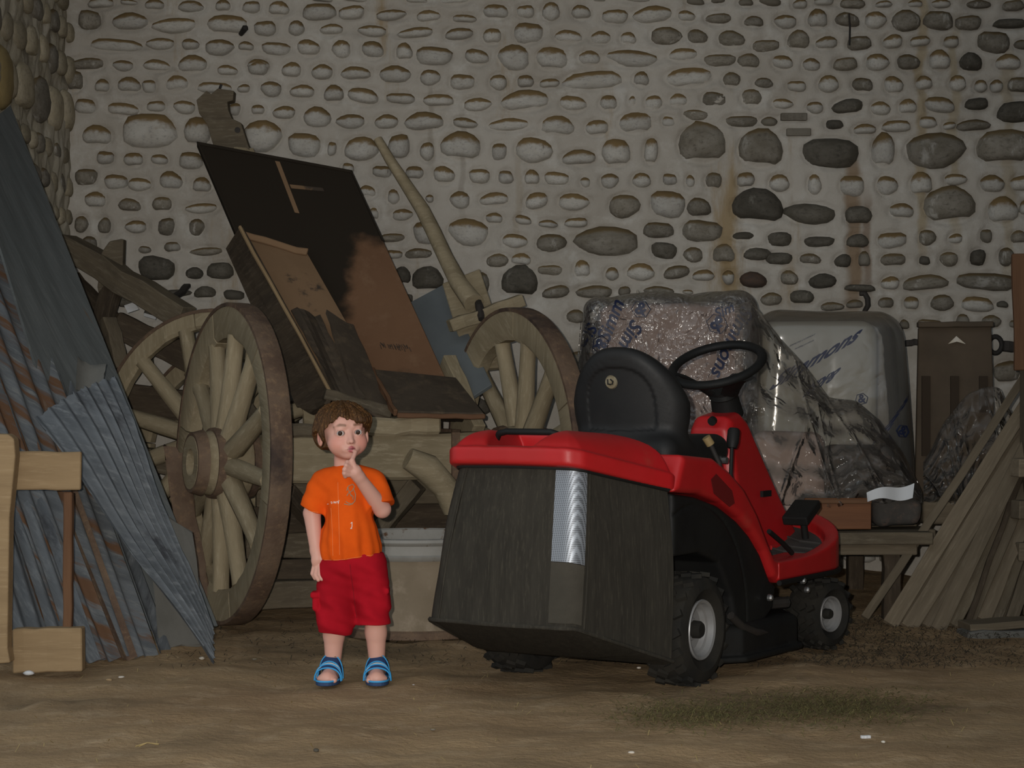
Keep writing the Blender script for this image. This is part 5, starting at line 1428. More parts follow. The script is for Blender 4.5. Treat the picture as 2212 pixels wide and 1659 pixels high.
# foot deck with rounded nose
def nose(hw, u0, uc, uf, n=20):
    pts = [(-hw, u0), (-hw, uc)]
    for i in range(1, n):
        a = math.pi * (1 - i / n)
        pts.append((hw * math.cos(a), uc + (uf - uc) * math.sin(a) ** .9))
    pts += [(hw, uc), (hw, u0)]
    return pts
no_o = nose(.365, .60, 1.06, 1.41); no_i = nose(.315, .62, 1.06, 1.35)
def deck_f(p):
    do = s_poly(p[:, 0], p[:, 1], no_o); di = s_poly(p[:, 0], p[:, 1], no_i)
    rise = .125 * np.clip((p[:, 1] - .75) / .62, 0, 1) ** 2.2; zt = .350 + rise
    shell = s_ext(do, p[:, 2] - .0, .282, .52, .014)
    shell = smax(shell, p[:, 2] - zt, .01)
    cut = np.maximum(di, .325 + rise * .85 - p[:, 2])
    return smax(shell, -cut, .012)
me = sdf_mesh(deck_f, (-.41, .55, .24), (.41, 1.46, .53), .0065)
mpart('foot_deck', me, M_['red'])
def rz(u): return .125 * max(0, min(1, (u - .75) / .62)) ** 2.2 * .85
vs = []; fs = []
for i in range(29):
    u = .62 + i * .0255
    hwid = .310 if u < 1.06 else .310 * math.sqrt(max(0.0, 1 - ((u - 1.06) / .285) ** 2))
    vs += [(-hwid, u, .329 + rz(u)), (hwid, u, .329 + rz(u)), (hwid, u, .322 + rz(u)), (-hwid, u, .322 + rz(u))]
for i in range(28):
    for k in range(4):
        k2 = (k + 1) % 4; fs.append((i * 4 + k, i * 4 + k2, i * 4 + 4 + k2, i * 4 + 4 + k))
mb = MB(); mb.add(vs, fs); fm = mobj(mb, 'foot_mat', M_['mat_rubber'], smooth=30)
for s in (-1, 1):
    for k in range(7):
        u0 = .72 + k * .075
        mb = MB(); mb.tube([(s * .10, u0 + .06, .333 + rz(u0 + .06)), (s * .2, u0, .333 + rz(u0)), (s * .29, u0 - .02, .333 + rz(u0 - .02))], .006, 6); mobj(mb, 'tread_rib', M_['mat_rubber'], fm)
# black trim under the nose
mb = MB(); mb.tube([(x * 1.0, u, .278) for x, u in no_o], .010, 6); mobj(mb, 'lower_trim', M_['black_pl'], smooth=60)
# pedal at the front right of the column
mb = MB(); mb.box((.20, 1.18, .485), (.10, .14, .035), Matrix.Rotation(.45, 3, 'X')); mb.tube([(.20, 1.22, .38), (.20, 1.19, .475)], .014, 8); mobj(mb, 'pedal', M_['black_pl'], bevel=.006)

# --- steering column housing
def col_f(p):
    side = [(.80, .33), (.805, .60), (.80, .80), (.83, .845), (.93, .86), (.985, .83), (1.06, .73), (1.20, .55), (1.33, .40), (1.345, .33)]
    d2 = s_poly(p[:, 1], p[:, 2], side)
    hw = .075 + .06 * np.clip((.86 - p[:, 2]) / .5, 0, 1)
    return s_ext(d2, p[:, 0] * .075 / hw, -.075, .075, .035)
me = sdf_mesh(col_f, (-.2, .74, .28), (.2, 1.42, .92), .0065)
colo = mpart('column_housing', me, M_['red'])
mb = MB()
ring_pts = [(-.118, 1.33, .37), (-.12, 1.36, .345), (0, 1.385, .345), (.12, 1.36, .345), (.135, 1.20, .36), (.13, 1.05, .36)]
mb.tube(ring_pts, .011, 6); mobj(mb, 'base_flange', M_['red'], colo, smooth=60)
mb = MB(); mb.tube([(.02, .80, .832), (.02, .785, .826)], .016, 12); mobj(mb, 'key_switch', M_['black_pl'], colo, smooth=60)
mb = MB(); mb.box((.128, 1.02, .56), (.012, .075, .022)); mobj(mb, 'lever_slot', M_['black_pl'], colo)
# shaft boot and wheel
tilt = math.radians(27)
ctr = Vector((0, .875, 1.032)); nz_ = Vector((0, -math.sin(tilt), math.cos(tilt)))
mb = MB(); mb.tube([ctr + nz_ * -.21, ctr + nz_ * -.14, ctr + nz_ * -.12, ctr + nz_ * -.10], [.058, .052, .048, .05], 16); mobj(mb, 'steering_boot', M_['black_pl'], smooth=60)
MS = Matrix.Translation(ctr) @ Matrix.Rotation(tilt, 4, 'X')
mb = MB(); Rw, rw = .166, .0155
prof = [(Rw + rw * math.cos(t) * 1.15, rw * math.sin(t)) for t in np.linspace(0, 2 * math.pi, 13)[:-1]]
mb.lathe(prof, 48, MS, closed=True); sw = mobj(mb, 'steering_wheel', M_['black_pl'], smooth=60)
mb = MB(); mb.lathe([(0, -.14), (.04, -.14), (.055, -.125), (.05, -.11), (0, -.105)], 20, MS); mobj(mb, 'wheel_hub', M_['black_pl'], sw, smooth=60)
for a in (math.radians(-150), math.radians(-35)):
    pts = []
    for t in np.linspace(0, 1, 5):
        r_ = .035 + (Rw - .035) * t
        pts.append(MS @ Vector((r_ * math.cos(a), r_ * math.sin(a), -.118 * (1 - t) ** 1.4 - .002)))
    mb = MB(); mb.tube(pts, [.034, .034, .036, .042, .05], 8, flat=.3); mobj(mb, 'wheel_spoke', M_['black_pl'], sw, smooth=60)

# --- seat
def seat_f(p):
    # backrest leaning slightly back; outline rounded
    q = p.copy(); q[:, 1] -= -.18 * (q[:, 2] - .8)
    x = q[:, 0]; z = q[:, 2]
    hw = .202 - .045 * np.clip((z - .93) / .15, 0, 1) ** 2
    e = np.maximum(np.abs(x) / hw, 0)
    zc = .895; hz = .190
    ex = 2.35; d2 = ((np.abs(x) / (.214 - .05 * np.clip((z - .9) / .18, 0, 1))) ** ex + (np.abs(z - zc) / np.where(z > zc, hz, .20)) ** ex + 1e-9) ** (1 / ex)
    d2 = (d2 - 1) * .16
    curve = .055 * (x / .2) ** 2                     # wings wrap forward
    dy = np.abs(q[:, 1] - (.16 + curve)) - .036
    back = np.minimum(np.maximum(d2 + .03, dy), 0) + np.sqrt(np.maximum(d2 + .03, 0) ** 2 + np.maximum(dy + .03, 0) ** 2) - .03
    # raised moulding panel on the rear: groove outline
    g = ((np.abs(x) / .128) ** 2.6 + (np.abs(z - .865) / .15) ** 2.6 + 1e-9) ** (1 / 2.6)
    rear = q[:, 1] - (.16 + curve - .036)
    groove = np.maximum(np.abs((g - 1) * .13 ) - .010, np.abs(rear) - .010)
    step = np.maximum((g - 1) * .13, np.abs(rear) - .006)
    back = smax(back, -step, .006)
    pan = s_box(p, (0, .33, .735), (.205, .235, .055), .05)
    pan = smax(pan, -(s_ell(p, (0, .36, .84), (.17, .2, .075))), .02)
    return smin(back, pan, .045)
me = sdf_mesh(seat_f, (-.25, .02, .65), (.25, .6, 1.13), .0055)
seat = mpart('seat', me, M_['seat_vinyl'])
mb = MB(); mb.lathe([(0, .006), (.020, .006), (.024, 0)], 20, Matrix.Translation((-.02, .101, .968)) @ Matrix.Rotation(math.radians(100), 4, 'X')); mobj(mb, 'seat_badge', M_['sticker'], seat)
mb = MB()
for seg in (((-.030, .0925, .978), (-.030, .0935, .962), (-.018, .0935, .960)), ((-.020, .0925, .978), (-.010, .0930, .970), (-.014, .0935, .960))):
    mb.tube(seg, .0028, 5)
mobj(mb, 'badge_mark', M_['black_pl'], seat)
for (x, y) in ((-.15, .30), (.15, .30), (.15, .12)):
    mb = MB(); mb.tube([(x, y, .66), (x, y, .70)], .012, 8); mobj(mb, 'seat_spring', M_['chrome'])
for y in (.20, .36, .50):
    mb = MB(); mb.tube([(.19, y, .70), (.215, y, .70)], .012, 8); mobj(mb, 'seat_bolt', M_['chrome'])
mb = MB(); mb.box((.12, .46, .675), (.14, .10, .03)); mobj(mb, 'seat_bracket', M_['chrome'], bevel=.004)

# --- levers on the right fender
lv = MB(); lv.tube([(.29, .40, .56), (.285, .38, .66), (.28, .40, .75)], .007, 8); l1 = mobj(lv, 'lever', M_['black_pl'], smooth=60)
lv = MB(); lv.lathe([(0, -.03), (.016, -.03), (.021, -.01), (.021, .03), (.016, .038), (0, .038)], 14, Matrix.Translation((.279, .41, .775)) @ Matrix.Rotation(-.25, 4, 'X')); mobj(lv, 'knob', M_['black_pl'], l1, smooth=50)
lv = MB(); lv.tube([(.29, .30, .62), (.275, .31, .70), (.255, .28, .765)], .009, 8); l2 = mobj(lv, 'lever', M_['dark_iron'], smooth=60)
lv = MB(); lv.tube([(.257, .283, .76), (.246, .27, .785)], .015, 10); mobj(lv, 'knob', M_['tan_knob'], l2, smooth=60)
mb = MB(); mb.tube([(.30, .66, .45), (.30, .78, .40), (.30, .86, .36)], .009, 8); mobj(mb, 'foot_lever', M_['black_pl'], smooth=60)

# --- wheels
def tyre(name, c, R, wid, rim_r, lug, steer=0.0, out=1):
    Mw = Matrix.Translation(c) @ Matrix.Rotation(steer, 4, 'Z') @ Matrix.Rotation(math.radians(90) * out, 4, 'Y')
    h = wid / 2
    mb = MB()
    prof = [(rim_r, h * .62), (rim_r + .012, h * .80), (rim_r + (R - rim_r) * .45, h * 1.0), (R - .03, h * .97), (R - .012, h * .86), (R - .006, h * .6), (R - .004, 0), (R - .006, -h * .6), (R - .012, -h * .86), (R - .03, -h * .97), (rim_r + (R - rim_r) * .45, -h), (rim_r + .012, -h * .8), (rim_r, -h * .62)]
    mb.lathe(prof, 48, Mw, closed=True)
    for k in range(lug):
        for s in (-1, 1):
            a = 2 * math.pi * (k + (.25 if s > 0 else -.25)) / lug
            for (z0, sl, ww) in ((.22, .10, .45), (.70, .16, .42)):
                cpt = Vector((math.cos(a + sl * s * 0), math.sin(a), 0)) * (R - .003)
                Rm = Matrix.Rotation(a, 3, 'Z') @ Matrix.Rotation(.5 * s, 3, 'X')
                cc = Vector(((R - .002) * math.cos(a + sl * .4), (R - .002) * math.sin(a + sl * .4), s * h * z0))
                q = MB(); q.box((0, 0, 0), (.014, 2 * math.pi * R / lug * .36, h * ww), None)
                mb.add([Mw @ (cc + Rm @ v) for v in q.v], q.f)
    t = mobj(mb, name, M_['rubber'], smooth=35)
    mb = MB()
    mb.lathe([(0, h * .42), (rim_r * .35, h * .42), (rim_r * .42, h * .30), (rim_r * .74, h * .30), (rim_r * .80, h * .5), (rim_r * .9, h * .55), (rim_r * .93, h * .80), (rim_r * 1.03, h * .84), (rim_r * 1.06, h * .78), (rim_r * 1.0, h * .6), (rim_r * .98, -h * .7), (0, -h * .7)], 40, Mw)
    rm = mobj(mb, 'rim', M_['rim'], t, smooth=40)
    mb = MB(); mb.lathe([(0, h * .80), (rim_r * .24, h * .80), (rim_r * .30, h * .70), (rim_r * .32, h * .3)], 20, Mw); mobj(mb, 'hub_cap', M_['rubber'], t, smooth=40)
    return t
tyre('rear_tyre', (.30, 0, .178), .178, .155, .092, 18)
tyre('rear_tyre', (-.30, 0, .178), .178, .155, .092, 18, out=-1)
tyre('front_tyre', (.305, 1.09, .126), .126, .14, .062, 16, steer=math.radians(-12))
tyre('front_tyre', (-.305, 1.09, .126), .126, .14, .062, 16, steer=math.radians(-12), out=-1)
mb = MB(); mb.tube([(-.26, 0, .178), (.26, 0, .178)], .028, 10); mobj(mb, 'rear_axle', M_['dark_iron'])
mb = MB(); mb.box((0, 1.09, .15), (.54, .05, .05)); mb.tube([(.255, 1.09, .10), (.255, 1.09, .30)], .016, 8); mb.tube([(-.255, 1.09, .10), (-.255, 1.09, .30)], .016, 8); mobj(mb, 'front_axle', M_['dark_iron'])
# cutting deck under the middle
def cut_f(p):
    o2 = [(-.36, .30), (-.30, .22), (.30, .22), (.36, .30), (.37, .72), (.28, .84), (-.28, .84), (-.37, .72)]
    d2 = s_poly(p[:, 0], p[:, 1], o2)
    a = s_ext(d2 - .01 , p[:, 2], .05, .165, .03)
    b = s_ext(d2 - .03, p[:, 2], .042, .062, .008)
    c = s_ell(p, (0, .55, .17), (.26, .22, .09))
    return smin(np.minimum(a, b), c, .02)
me = sdf_mesh(cut_f, (-.44, .14, .02), (.44, .92, .28), .008)
mpart('cutting_deck', me, M_['black_pl'])
for (x, y, z) in ((.372, .52, .235), (.374, .80, .27), (.372, .84, .235)):
    mb = MB(); mb.lathe([(0, .016), (.008, .016), (.012, .010), (.012, 0)], 10, Matrix.Translation((x - .012, y, z)) @ Matrix.Rotation(math.radians(90), 4, 'Y'))
    mobj(mb, 'bolt', M_['chrome'])
mb = MB(); mb.tube([(.35, .24, .20), (.36, .30, .16), (.365, .40, .13), (.36, .5, .12)], .014, 8); mobj(mb, 'deck_link', M_['dark_iron'], smooth=60)
mb = MB(); mb.tube([(.30, .62, .20), (.34, .72, .20)], .02, 8); mobj(mb, 'deck_bracket', M_['dark_iron'])
# ------------------------------------------------------------------ the child (local frame: x right in the picture, -y to the viewer)
CH = thing('person', ((745 - CX) * 6.74 / F_PX, 6.74, -.002), 'small child in orange t-shirt, red shorts and blue sandals, one finger at the mouth', 'person')
HEAD_C = np.array((-.003, -.012, .812), np.float32)
HR = np.array((Matrix.Rotation(math.radians(19), 3, 'Z') @ Matrix.Rotation(math.radians(-5), 3, 'X') @ Matrix.Rotation(math.radians(-3), 3, 'Y')))
def hloc(p): return rotp(p, HEAD_C, HR)
def hw(q): return Vector((HR @ np.array(q, np.float32)) + HEAD_C)
EYE = 0.0295
EY, EZ = -.0655, -.010
def head_f(p, detail=True):
    q = hloc(p)
    qa = q.copy(); qa[:, 0] = np.abs(qa[:, 0])
    d = s_ell(q, (0, .012, .018), (.0725, .084, .073))
    d = smin(d, s_ell(q, (0, -.020, -.036), (.0560, .058, .056)), .03)
    d = smin(d, s_sph(qa, (.033, -.043, -.043), .0285), .022)          # cheeks
    d = smin(d, s_ell(q, (0, -.054, -.080), (.020, .018, .013)), .02)  # chin
    d = smin(d, s_ell(q, (0, -.058, .022), (.045, .018, .022)), .02)   # forehead
    if not detail: return d
    # sockets, then lids round the eyeballs
    d = smax(d, -s_ell(qa, (EYE, -.088, EZ + .001), (.019, .017, .0125)), .010)
    lid = s_sph(qa, (EYE, EY, EZ), .0158)
    slit = s_ell(qa, (EYE, -.082, EZ - .0004), (.0138, .02, .0070))
    lid = smax(lid, -slit, .002)
    d = smin(d, lid, .006)
    d = np.maximum(d, -s_ell(qa, (EYE, -.082, EZ - .0004), (.0136, .016, .0068)))
    d = np.maximum(d, -s_sph(qa, (EYE, EY, EZ), .0134))
    # brow ridge, nose
    d = smin(d, s_cap(qa, (.016, -.0725, .012), (.040, -.064, .011), .005, .004), .012)
    d = smin(d, s_cap(q, (0, -.0715, -.010), (0, -.0880, -.0385), .0050, .0082), .011)
    d = smin(d, s_sph(qa, (.0080, -.0815, -.0405), .0056), .005)
    d = smax(d, -s_sph(qa, (.0052, -.0895, -.0475), .0030), .003)
    # lips
    d = smin(d, s_ell(q, (0, -.0705, -.062), (.026, .012, .012)), .012)
    d = smin(d, s_cap(qa, (0, -.0822, -.0588), (.0170, -.0738, -.0616), .0046, .0020), .004)
    d = smin(d, s_cap(qa, (0, -.0812, -.0672), (.0150, -.0738, -.0650), .0054, .0024), .004)
    d = smax(d, -s_cap(qa, (0, -.0865, -.0627), (.0170, -.0765, -.0630), .0013, .0010), .0022)
    # ears
    e = s_ell(qa, (.0765, .012, -.018), (.0085, .0185, .0265))
    e = smax(e, -s_ell(qa, (.0850, .006, -.016), (.006, .010, .016)), .004)
    d = smin(d, e, .006)
    return d

J = dict(neck=(-.002, .006, .722), neck0=(.004, .012, .675), chest=(.010, .008, .60), belly=(.018, -.008, .50), pelvis=(.024, .004, .405),
         shL=(-.076, .008, .640), elL=(-.108, .016, .545), wrL=(-.092, -.012, .425), shR=(.092, .006, .644), elR=(.122, -.020, .560), wrR=(.052, -.098, .668),
         hipL=(-.024, .004, .36), knL=(-.034, -.006, .215), anL=(-.040, .018, .062), hipR=(.072, .004, .36), knR=(.098, -.008, .225), anR=(.102, .018, .062))
def finger(p, pts, r0, r1):
    d = None
    for i in range(len(pts) - 1):
        t0 = i / (len(pts) - 1); t1 = (i + 1) / (len(pts) - 1)
        c = s_cap(p, pts[i], pts[i + 1], r0 + (r1 - r0) * t0, r0 + (r1 - r0) * t1)
        d = c if d is None else smin(d, c, .002)
    return d
MOUTH = hw((.0105, -.0885, -.0735))
# left hand (hanging): palm faces the thigh, fingers half curled, thumb forward
HL = [  # knuckle, mid joint, tip
    [(-.097, -.017, .378), (-.102, -.026, .353), (-.093, -.034, .338)],
    [(-.088, -.024, .374), (-.092, -.036, .349), (-.082, -.043, .334)],
    [(-.077, -.029, .375), (-.079, -.042, .352), (-.070, -.048, .337)],
    [(-.068, -.030, .380), (-.067, -.043, .361), (-.060, -.049, .348)]]
TL_ = [(-.072, -.022, .408), (-.055, -.036, .388), (-.044, -.042, .368)]
# raised hand: fist with the index finger at the lips
wr = J['wrR']
HRm = [
    [(.0400, -.118, .703), (.0330, -.122, .722), tuple(MOUTH)],                      # index, stretched
    [(.0300, -.122, .696), (.0150, -.136, .706), (.0130, -.126, .692)],
    [(.0240, -.122, .686), (.0100, -.135, .693), (.0100, -.124, .680)],
    [(.0210, -.120, .676), (.0090, -.131, .681), (.0110, -.121, .670)]]
TR_ = [(.040, -.105, .690), (.026, -.120, .712), (.018, -.128, .716)]
def body_f(p):
    d = smin(head_f(p), s_cap(p, J['neck0'], J['neck'], .040, .034), .016)
    t = s_cap(p, J['chest'], J['belly'], .060, .070)
    t = smin(t, s_ell(p, J['pelvis'], (.080, .066, .065)), .03)
    t = smin(t, s_cap(p, J['shL'], J['shR'], .024, .024), .025)
    d = smin(d, t, .025)
    for s in 'LR':
        d = smin(d, s_cap(p, J['sh' + s], J['el' + s], .027, .0275), .012)
        d = smin(d, s_cap(p, J['el' + s], J['wr' + s], .0285, .0195), .006)
        d = smin(d, s_cap(p, J['hip' + s], J['kn' + s], .053, .038), .02)
        kn, an = np.array(J['kn' + s]), np.array(J['an' + s])
        calf = kn * .6 + an * .4 + np.array((0, .008, 0))
        d = smin(d, s_cap(p, kn, calf, .036, .034), .01)
        d = smin(d, s_cap(p, calf, an, .034, .0255), .012)
        # foot
        a = an; side = -1 if s == 'L' else 1
        toe = np.array((a[0] - .010 * (1 if s == 'L' else -.6), a[1] - .098, .024))
        foot = s_cap(p, (a[0], a[1] + .018, .030), (a[0], a[1] + .004, .034), .026, .026)
        foot = smin(foot, s_cap(p, (a[0], a[1] - .01, .036), toe, .028, .022), .014)
        foot = smin(foot, s_ell(p, (toe[0], toe[1] + .008, .022), (.034, .026, .014)), .012)
        for k in range(5):
            big = (k == 0)
            sx = side * -1
            tx = toe[0] + sx * (.024 - k * .0125); ty = toe[1] - (.016 - (.0035 * k + (.004 if k == 4 else 0)))
            foot = smin(foot, s_cap(p, (tx, ty + .012, .020), (tx, ty, .0185), .0092 if big else .0068, .0088 if big else .0062), .003)
        d = smin(d, foot, .014)
    # hands
    palm = s_ell(rotp(p, (-.083, -.018, .396), np.array(Matrix.Rotation(.25, 3, 'Y') @ Matrix.Rotation(.5, 3, 'Z'))), (0, 0, 0), (.024, .0145, .029))
    h = smin(palm, s_cap(p, J['wrL'], (-.086, -.016, .40), .019, .019), .012)
    for k, f in enumerate(HL): h = smin(h, finger(p, f, .0082, .0064), .0035)
    h = smin(h, finger(p, TL_, .0098, .0070), .006)
    d = smin(d, h, .008)
    palm = s_ell(rotp(p, (.037, -.110, .688), np.array(Matrix.Rotation(-.55, 3, 'Y'))), (0, 0, 0), (.0225, .0175, .025))
    h = smin(palm, s_cap(p, J['wrR'], (.043, -.105, .682), .0195, .019), .012)
    for k, f in enumerate(HRm): h = smin(h, finger(p, f, .0084, .0066), .0032)
    h = smin(h, finger(p, TR_, .0098, .0070), .006)
    d = smin(d, h, .008)
    return d
me = sdf_mesh(body_f, (-.17, -.17, -.004), (.19, .13, .92), .0027)
co = mesh_co(me)
base = np.array((.66, .36, .285), np.float32)
cols = np.tile(base, (len(co), 1))
q = hloc(co); qa = q.copy(); qa[:, 0] = np.abs(qa[:, 0])
def blend(mask, c, k=1.0):
    global cols
    cols = cols * (1 - (mask * k)[:, None]) + np.array(c, np.float32) * (mask * k)[:, None]
def soft(d, w_): return np.clip(1 - d / w_, 0, 1)
blend(soft(s_ell(qa, (.038, -.058, -.040), (.018, .02, .016)), .016), (.66, .25, .19), .55)
lips = np.minimum(s_cap(qa, (0, -.0822, -.0588), (.0170, -.0738, -.0616), .0050, .0026), s_cap(qa, (0, -.0812, -.0674), (.0150, -.0738, -.0650), .0058, .0030))
blend(soft(lips, .0022), (.42, .11, .12), 1.0)
brow = s_cap(qa, (.0155, -.080, .0135), (.030, -.076, .0160), .0024, .0026); brow = np.minimum(brow, s_cap(qa, (.030, -.076, .0160), (.046, -.062, .0105), .0026, .0016))
blend(soft(brow, .0035), (.20, .10, .055), .85)
lash = np.abs(s_ell(qa, (EYE, -.082, EZ - .0004), (.0138, .02, .0070))) - .0006
blend(soft(lash, .0020) * (qa[:, 1] < -.05), (.14, .07, .05), .75)
blend(soft(s_sph(qa, (.0052, -.0895, -.0465), .0030), .002), (.25, .08, .06), .8)
blend(soft(s_cap(qa, (0, -.0865, -.0627), (.0170, -.0765, -.0630), .0012), .0015), (.12, .03, .03), .9)
blend(soft(s_ell(qa, (.083, .006, -.016), (.006, .010, .016)), .006), (.52, .2, .15), .6)
# scalp under the hair
blend(np.clip((q[:, 2] - .042) / .01, 0, 1) * (q[:, 1] > -.085), (.10, .055, .025), .9)
paint(me, cols)
body = link('body', me, M_['skin'], CH, False)
# eyes
for s in (-1, 1):
    c = hw((s * EYE, EY, EZ))
    gaze = (Vector((.55 - .003, -6.6, .16)) ).normalized()
    mb = MB(); mb.lathe([(0, -.0132)] + [(.0132 * math.sin(t), -.0132 * math.cos(t)) for t in np.linspace(.1, 3.04, 14)] + [(0, .0132)], 20, Matrix.Translation(c))
    ey = mb.obj('eye', M_['eye'], CH, False, smooth=80)
    Rz = gaze.to_track_quat('Z', 'Y').to_matrix().to_4x4()
    mb = MB(); mb.lathe([(.0134 * math.sin(t), .0134 * math.cos(t)) for t in np.linspace(0.001, .60, 6)], 18, Matrix.Translation(c) @ Rz); mb.obj('iris', M_['iris'], ey, False, smooth=80)

# hair: thick bowl of hair with a fringe swept to the right of the picture
def hair_f(p):
    q = hloc(p); x, y, z = q[:, 0], q[:, 1], q[:, 2]
    ang = np.arctan2(x, -y)
    strand = .0014 * np.sin(ang * 44 + z * 40 + 2 * np.sin(z * 60)) + .0012 * np.sin(ang * 83 - z * 75 + 1) + .0028 * np.sin(ang * 11 + z * 32 + 2)
    d = s_ell(q, (-.001, .012, .018), (.0890, .0970, .0805)) - strand
    d = smin(d, s_ell(q, (-.010, .018, -.010), (.0850, .086, .058)) - strand, .02)
    d = smin(d, s_ell(q, (.036, -.042, .030), (.046, .046, .028)) - strand, .02)        # heavier lock over the right brow
    # face opening: fringe line rises at the parting on the left, drops to the right temple
    line = .040 - .42 * np.clip(x + .020, 0, .1) - .9 * np.clip(-x - .035, 0, .1) + .0030 * np.sin(x * 190) + .002 * np.sin(x * 430 + 1) + .0012 * np.sin(x * 900)
    open_ = np.maximum(np.maximum(z - line, y + .012 + .25 * np.clip(z + .01, -.05, .05)), np.abs(x - .0) - .074)
    d = smax(d, -open_, .006)
    # ears and neck left free
    d = smax(d, -s_ell(np.stack([np.abs(x), y, z], 1), (.088, .004, -.026), (.022, .024, .030)), .006)
    d = np.maximum(d, -(z + .050 + .0 * x - .03 * np.clip(-y, -.1, .1) * 4))
    return d
me = sdf_mesh(hair_f, (-.11, -.14, .73), (.11, .12, .925), .0027)
link('hair', me, M_['hair'], CH, False)

# t-shirt
slL = (np.array(J['shL']) * .12 + np.array(J['elL']) * .88); slR = (np.array(J['shR']) * .12 + np.array(J['elR']) * .88)
def shirt_f(p):
    x, y, z = p[:, 0], p[:, 1], p[:, 2]
    low = np.clip((.60 - z) / .20, 0, 1)
    t = s_cap(p, (.006, .006, .640), J['belly'], .064, .080)
    t = smin(t, s_ell(p, (.014, .004, .43), (.104, .088, .10)), .03)
    t = smin(t, s_cap(p, np.array(J['shL']) + (.014, 0, .006), np.array(J['shR']) + (-.014, 0, .006), .038, .038), .05)
    for s, e, n in (('L', slL, 0), ('R', slR, 1)):
        a = s_cap(p, J['sh' + s], e + (e - np.array(J['sh' + s])) * .10, .040, .048)
        ax = (e - np.array(J['sh' + s])); ax = ax / np.linalg.norm(ax)
        cut = (p - e.astype(np.float32)) @ ax.astype(np.float32)
        a = smax(a, cut, .005)
        t = smin(t, a, .022)
    # folds: pulled towards the raised hand, and long vertical ones below
    ang = np.arctan2(x - .015, -(y - .0))
    f = .0030 * np.sin(x * 95 + z * 70) * np.sin(z * 40 + 1) * (1 - low) + .0034 * np.sin(ang * 7 + .5) * low * np.clip((z - .39) / .05, .35, 1) + .003 * np.sin(ang * 13 + z * 18 + 1.5) * low
    pull = np.sin((x * .75 + (z - .6) * .9) * 120) * .0028 * np.exp(-(((x - .03) / .06) ** 2 + ((z - .60) / .06) ** 2))
    d = t - f - pull
    hem = .402 + .10 * (x - .015) * .8 + .0015 * np.sin(ang * 5)
    d = smax(d, hem - z, .005)
    # collar
    neckc = s_cap(p, (-.001, .004, .66), (-.003, -.004, .78), .045, .050)
    d = smax(d, -np.maximum(neckc, .706 - z - .10 * (y + .02)), .006)
    d = np.maximum(d, z - .730)
    return d
meS = sdf_mesh(shirt_f, (-.18, -.13, .37), (.21, .13, .74), .0029)
sh = link('t_shirt', meS, M_['orange'], CH, False)
bvS = bvh_of(meS)
def stamp(name, lines, m, wid=.0016, parent=None, bv=None, off=.0008):
    mb = MB()
    for pts in lines:
        out = []
        for i in range(len(pts) - 1):
            for k in range(6):
                t = k / 6
                px = pts[i][0] * (1 - t) + pts[i + 1][0] * t; py = pts[i][1] * (1 - t) + pts[i + 1][1] * t
                w_ = P(px, py, 6.74); loc = Vector((w_.x - CH.location.x, 0, w_.z - CH.location.z))
                h = bv.ray_cast(Vector((loc.x, -.4, loc.z)), Vector((0, 1, 0)), .8)
                if h[0] is not None: out.append(h[0] + Vector((0, -off, 0)))
        if len(out) > 1: mb.tube(out, wid, 5)
    return mb.obj(name, m, parent, False)
stamp('grey_print', [[(752, 1058), (756, 1048), (765, 1044), (769, 1050), (764, 1058), (757, 1062), (752, 1070)], [(766, 1052), (771, 1066), (770, 1080), (764, 1086), (756, 1084), (750, 1080)], [(760, 1066), (766, 1070), (766, 1078)], [(754, 1050), (758, 1060), (764, 1072)], [(747, 1086), (758, 1088), (768, 1085)]], M_['greyprint'], .0013, sh, bvS)
stamp('white_print', [[(709, 1088), (712, 1087)], [(717, 1083), (720, 1082), (721, 1085), (718, 1086)], [(724, 1081), (725, 1085), (727, 1081), (729, 1085), (731, 1080)], [(732, 1080), (734, 1084), (736, 1078), (734, 1088)]], M_['whiteprint'], .0011, sh, bvS)
stamp('white_print', [[(762, 1127), (765, 1124), (765, 1134), (762, 1138), (766, 1137)]], M_['whiteprint'], .0012, sh, bvS)
stamp('seam_line', [[(733, 1040), (735, 1090), (737, 1140), (738, 1205)]], M_['orangestitch'], .0007, sh, bvS)
stamp('seam_line', [[(718, 1095), (722, 1140), (724, 1208)]], M_['orangestitch'], .0006, sh, bvS)
stamp('hem_stitch', [[(697, 1207), (740, 1205), (785, 1198), (828, 1194)]], M_['orangestitch'], .0007, sh, bvS)
stamp('hem_stitch', [[(658, 1096), (675, 1104), (692, 1106)]], M_['orangestitch'], .0007, sh, bvS)

# shorts
def shorts_f(p):
    x, y, z = p[:, 0], p[:, 1], p[:, 2]
    d = s_ell(p, (.026, .004, .395), (.100, .082, .085))
    L0, L1 = (-.026, .004, .355), (-.030, -.002, .19); R0, R1 = (.076, .004, .355), (.094, -.002, .19)
    l = s_cap(p, L0, L1, .067, .060); r = s_cap(p, R0, R1, .064, .055)
    l = np.maximum(l, .158 - z + .22 * (x + .03) * -1 * .5); r = np.maximum(r, .188 - z)
    legs = np.minimum(l, r)
    d = smin(d, smin(l, r, .025), .03)
    f = .0026 * np.sin(x * 70 + z * 38) + .0026 * np.sin((x * .8 + z) * 85 + 1.3) + .0012 * np.sin(z * 160 + x * 50)
    d = d - f * np.clip((.40 - z) / .05, 0, 1)
    # cargo pockets
    for (c, s) in (((-.092, -.006, .262), 1), ((.128, -.004, .275), -1)):
        b = s_box(p, c, (.011, .030, .030), .010); fl = s_box(p, (c[0] - s * .003, c[1], c[2] + .022), (.014, .034, .010), .007)
        d = smin(d, np.minimum(b, fl), .008)
    d = smax(d, z - .42, .004)
    d = np.maximum(d, -(np.minimum(z - .150, 9)))
    d = np.maximum(d, np.where(x > .034, .186 - z, .154 + .06 * (x + .03) * -.3 - z))
    return d
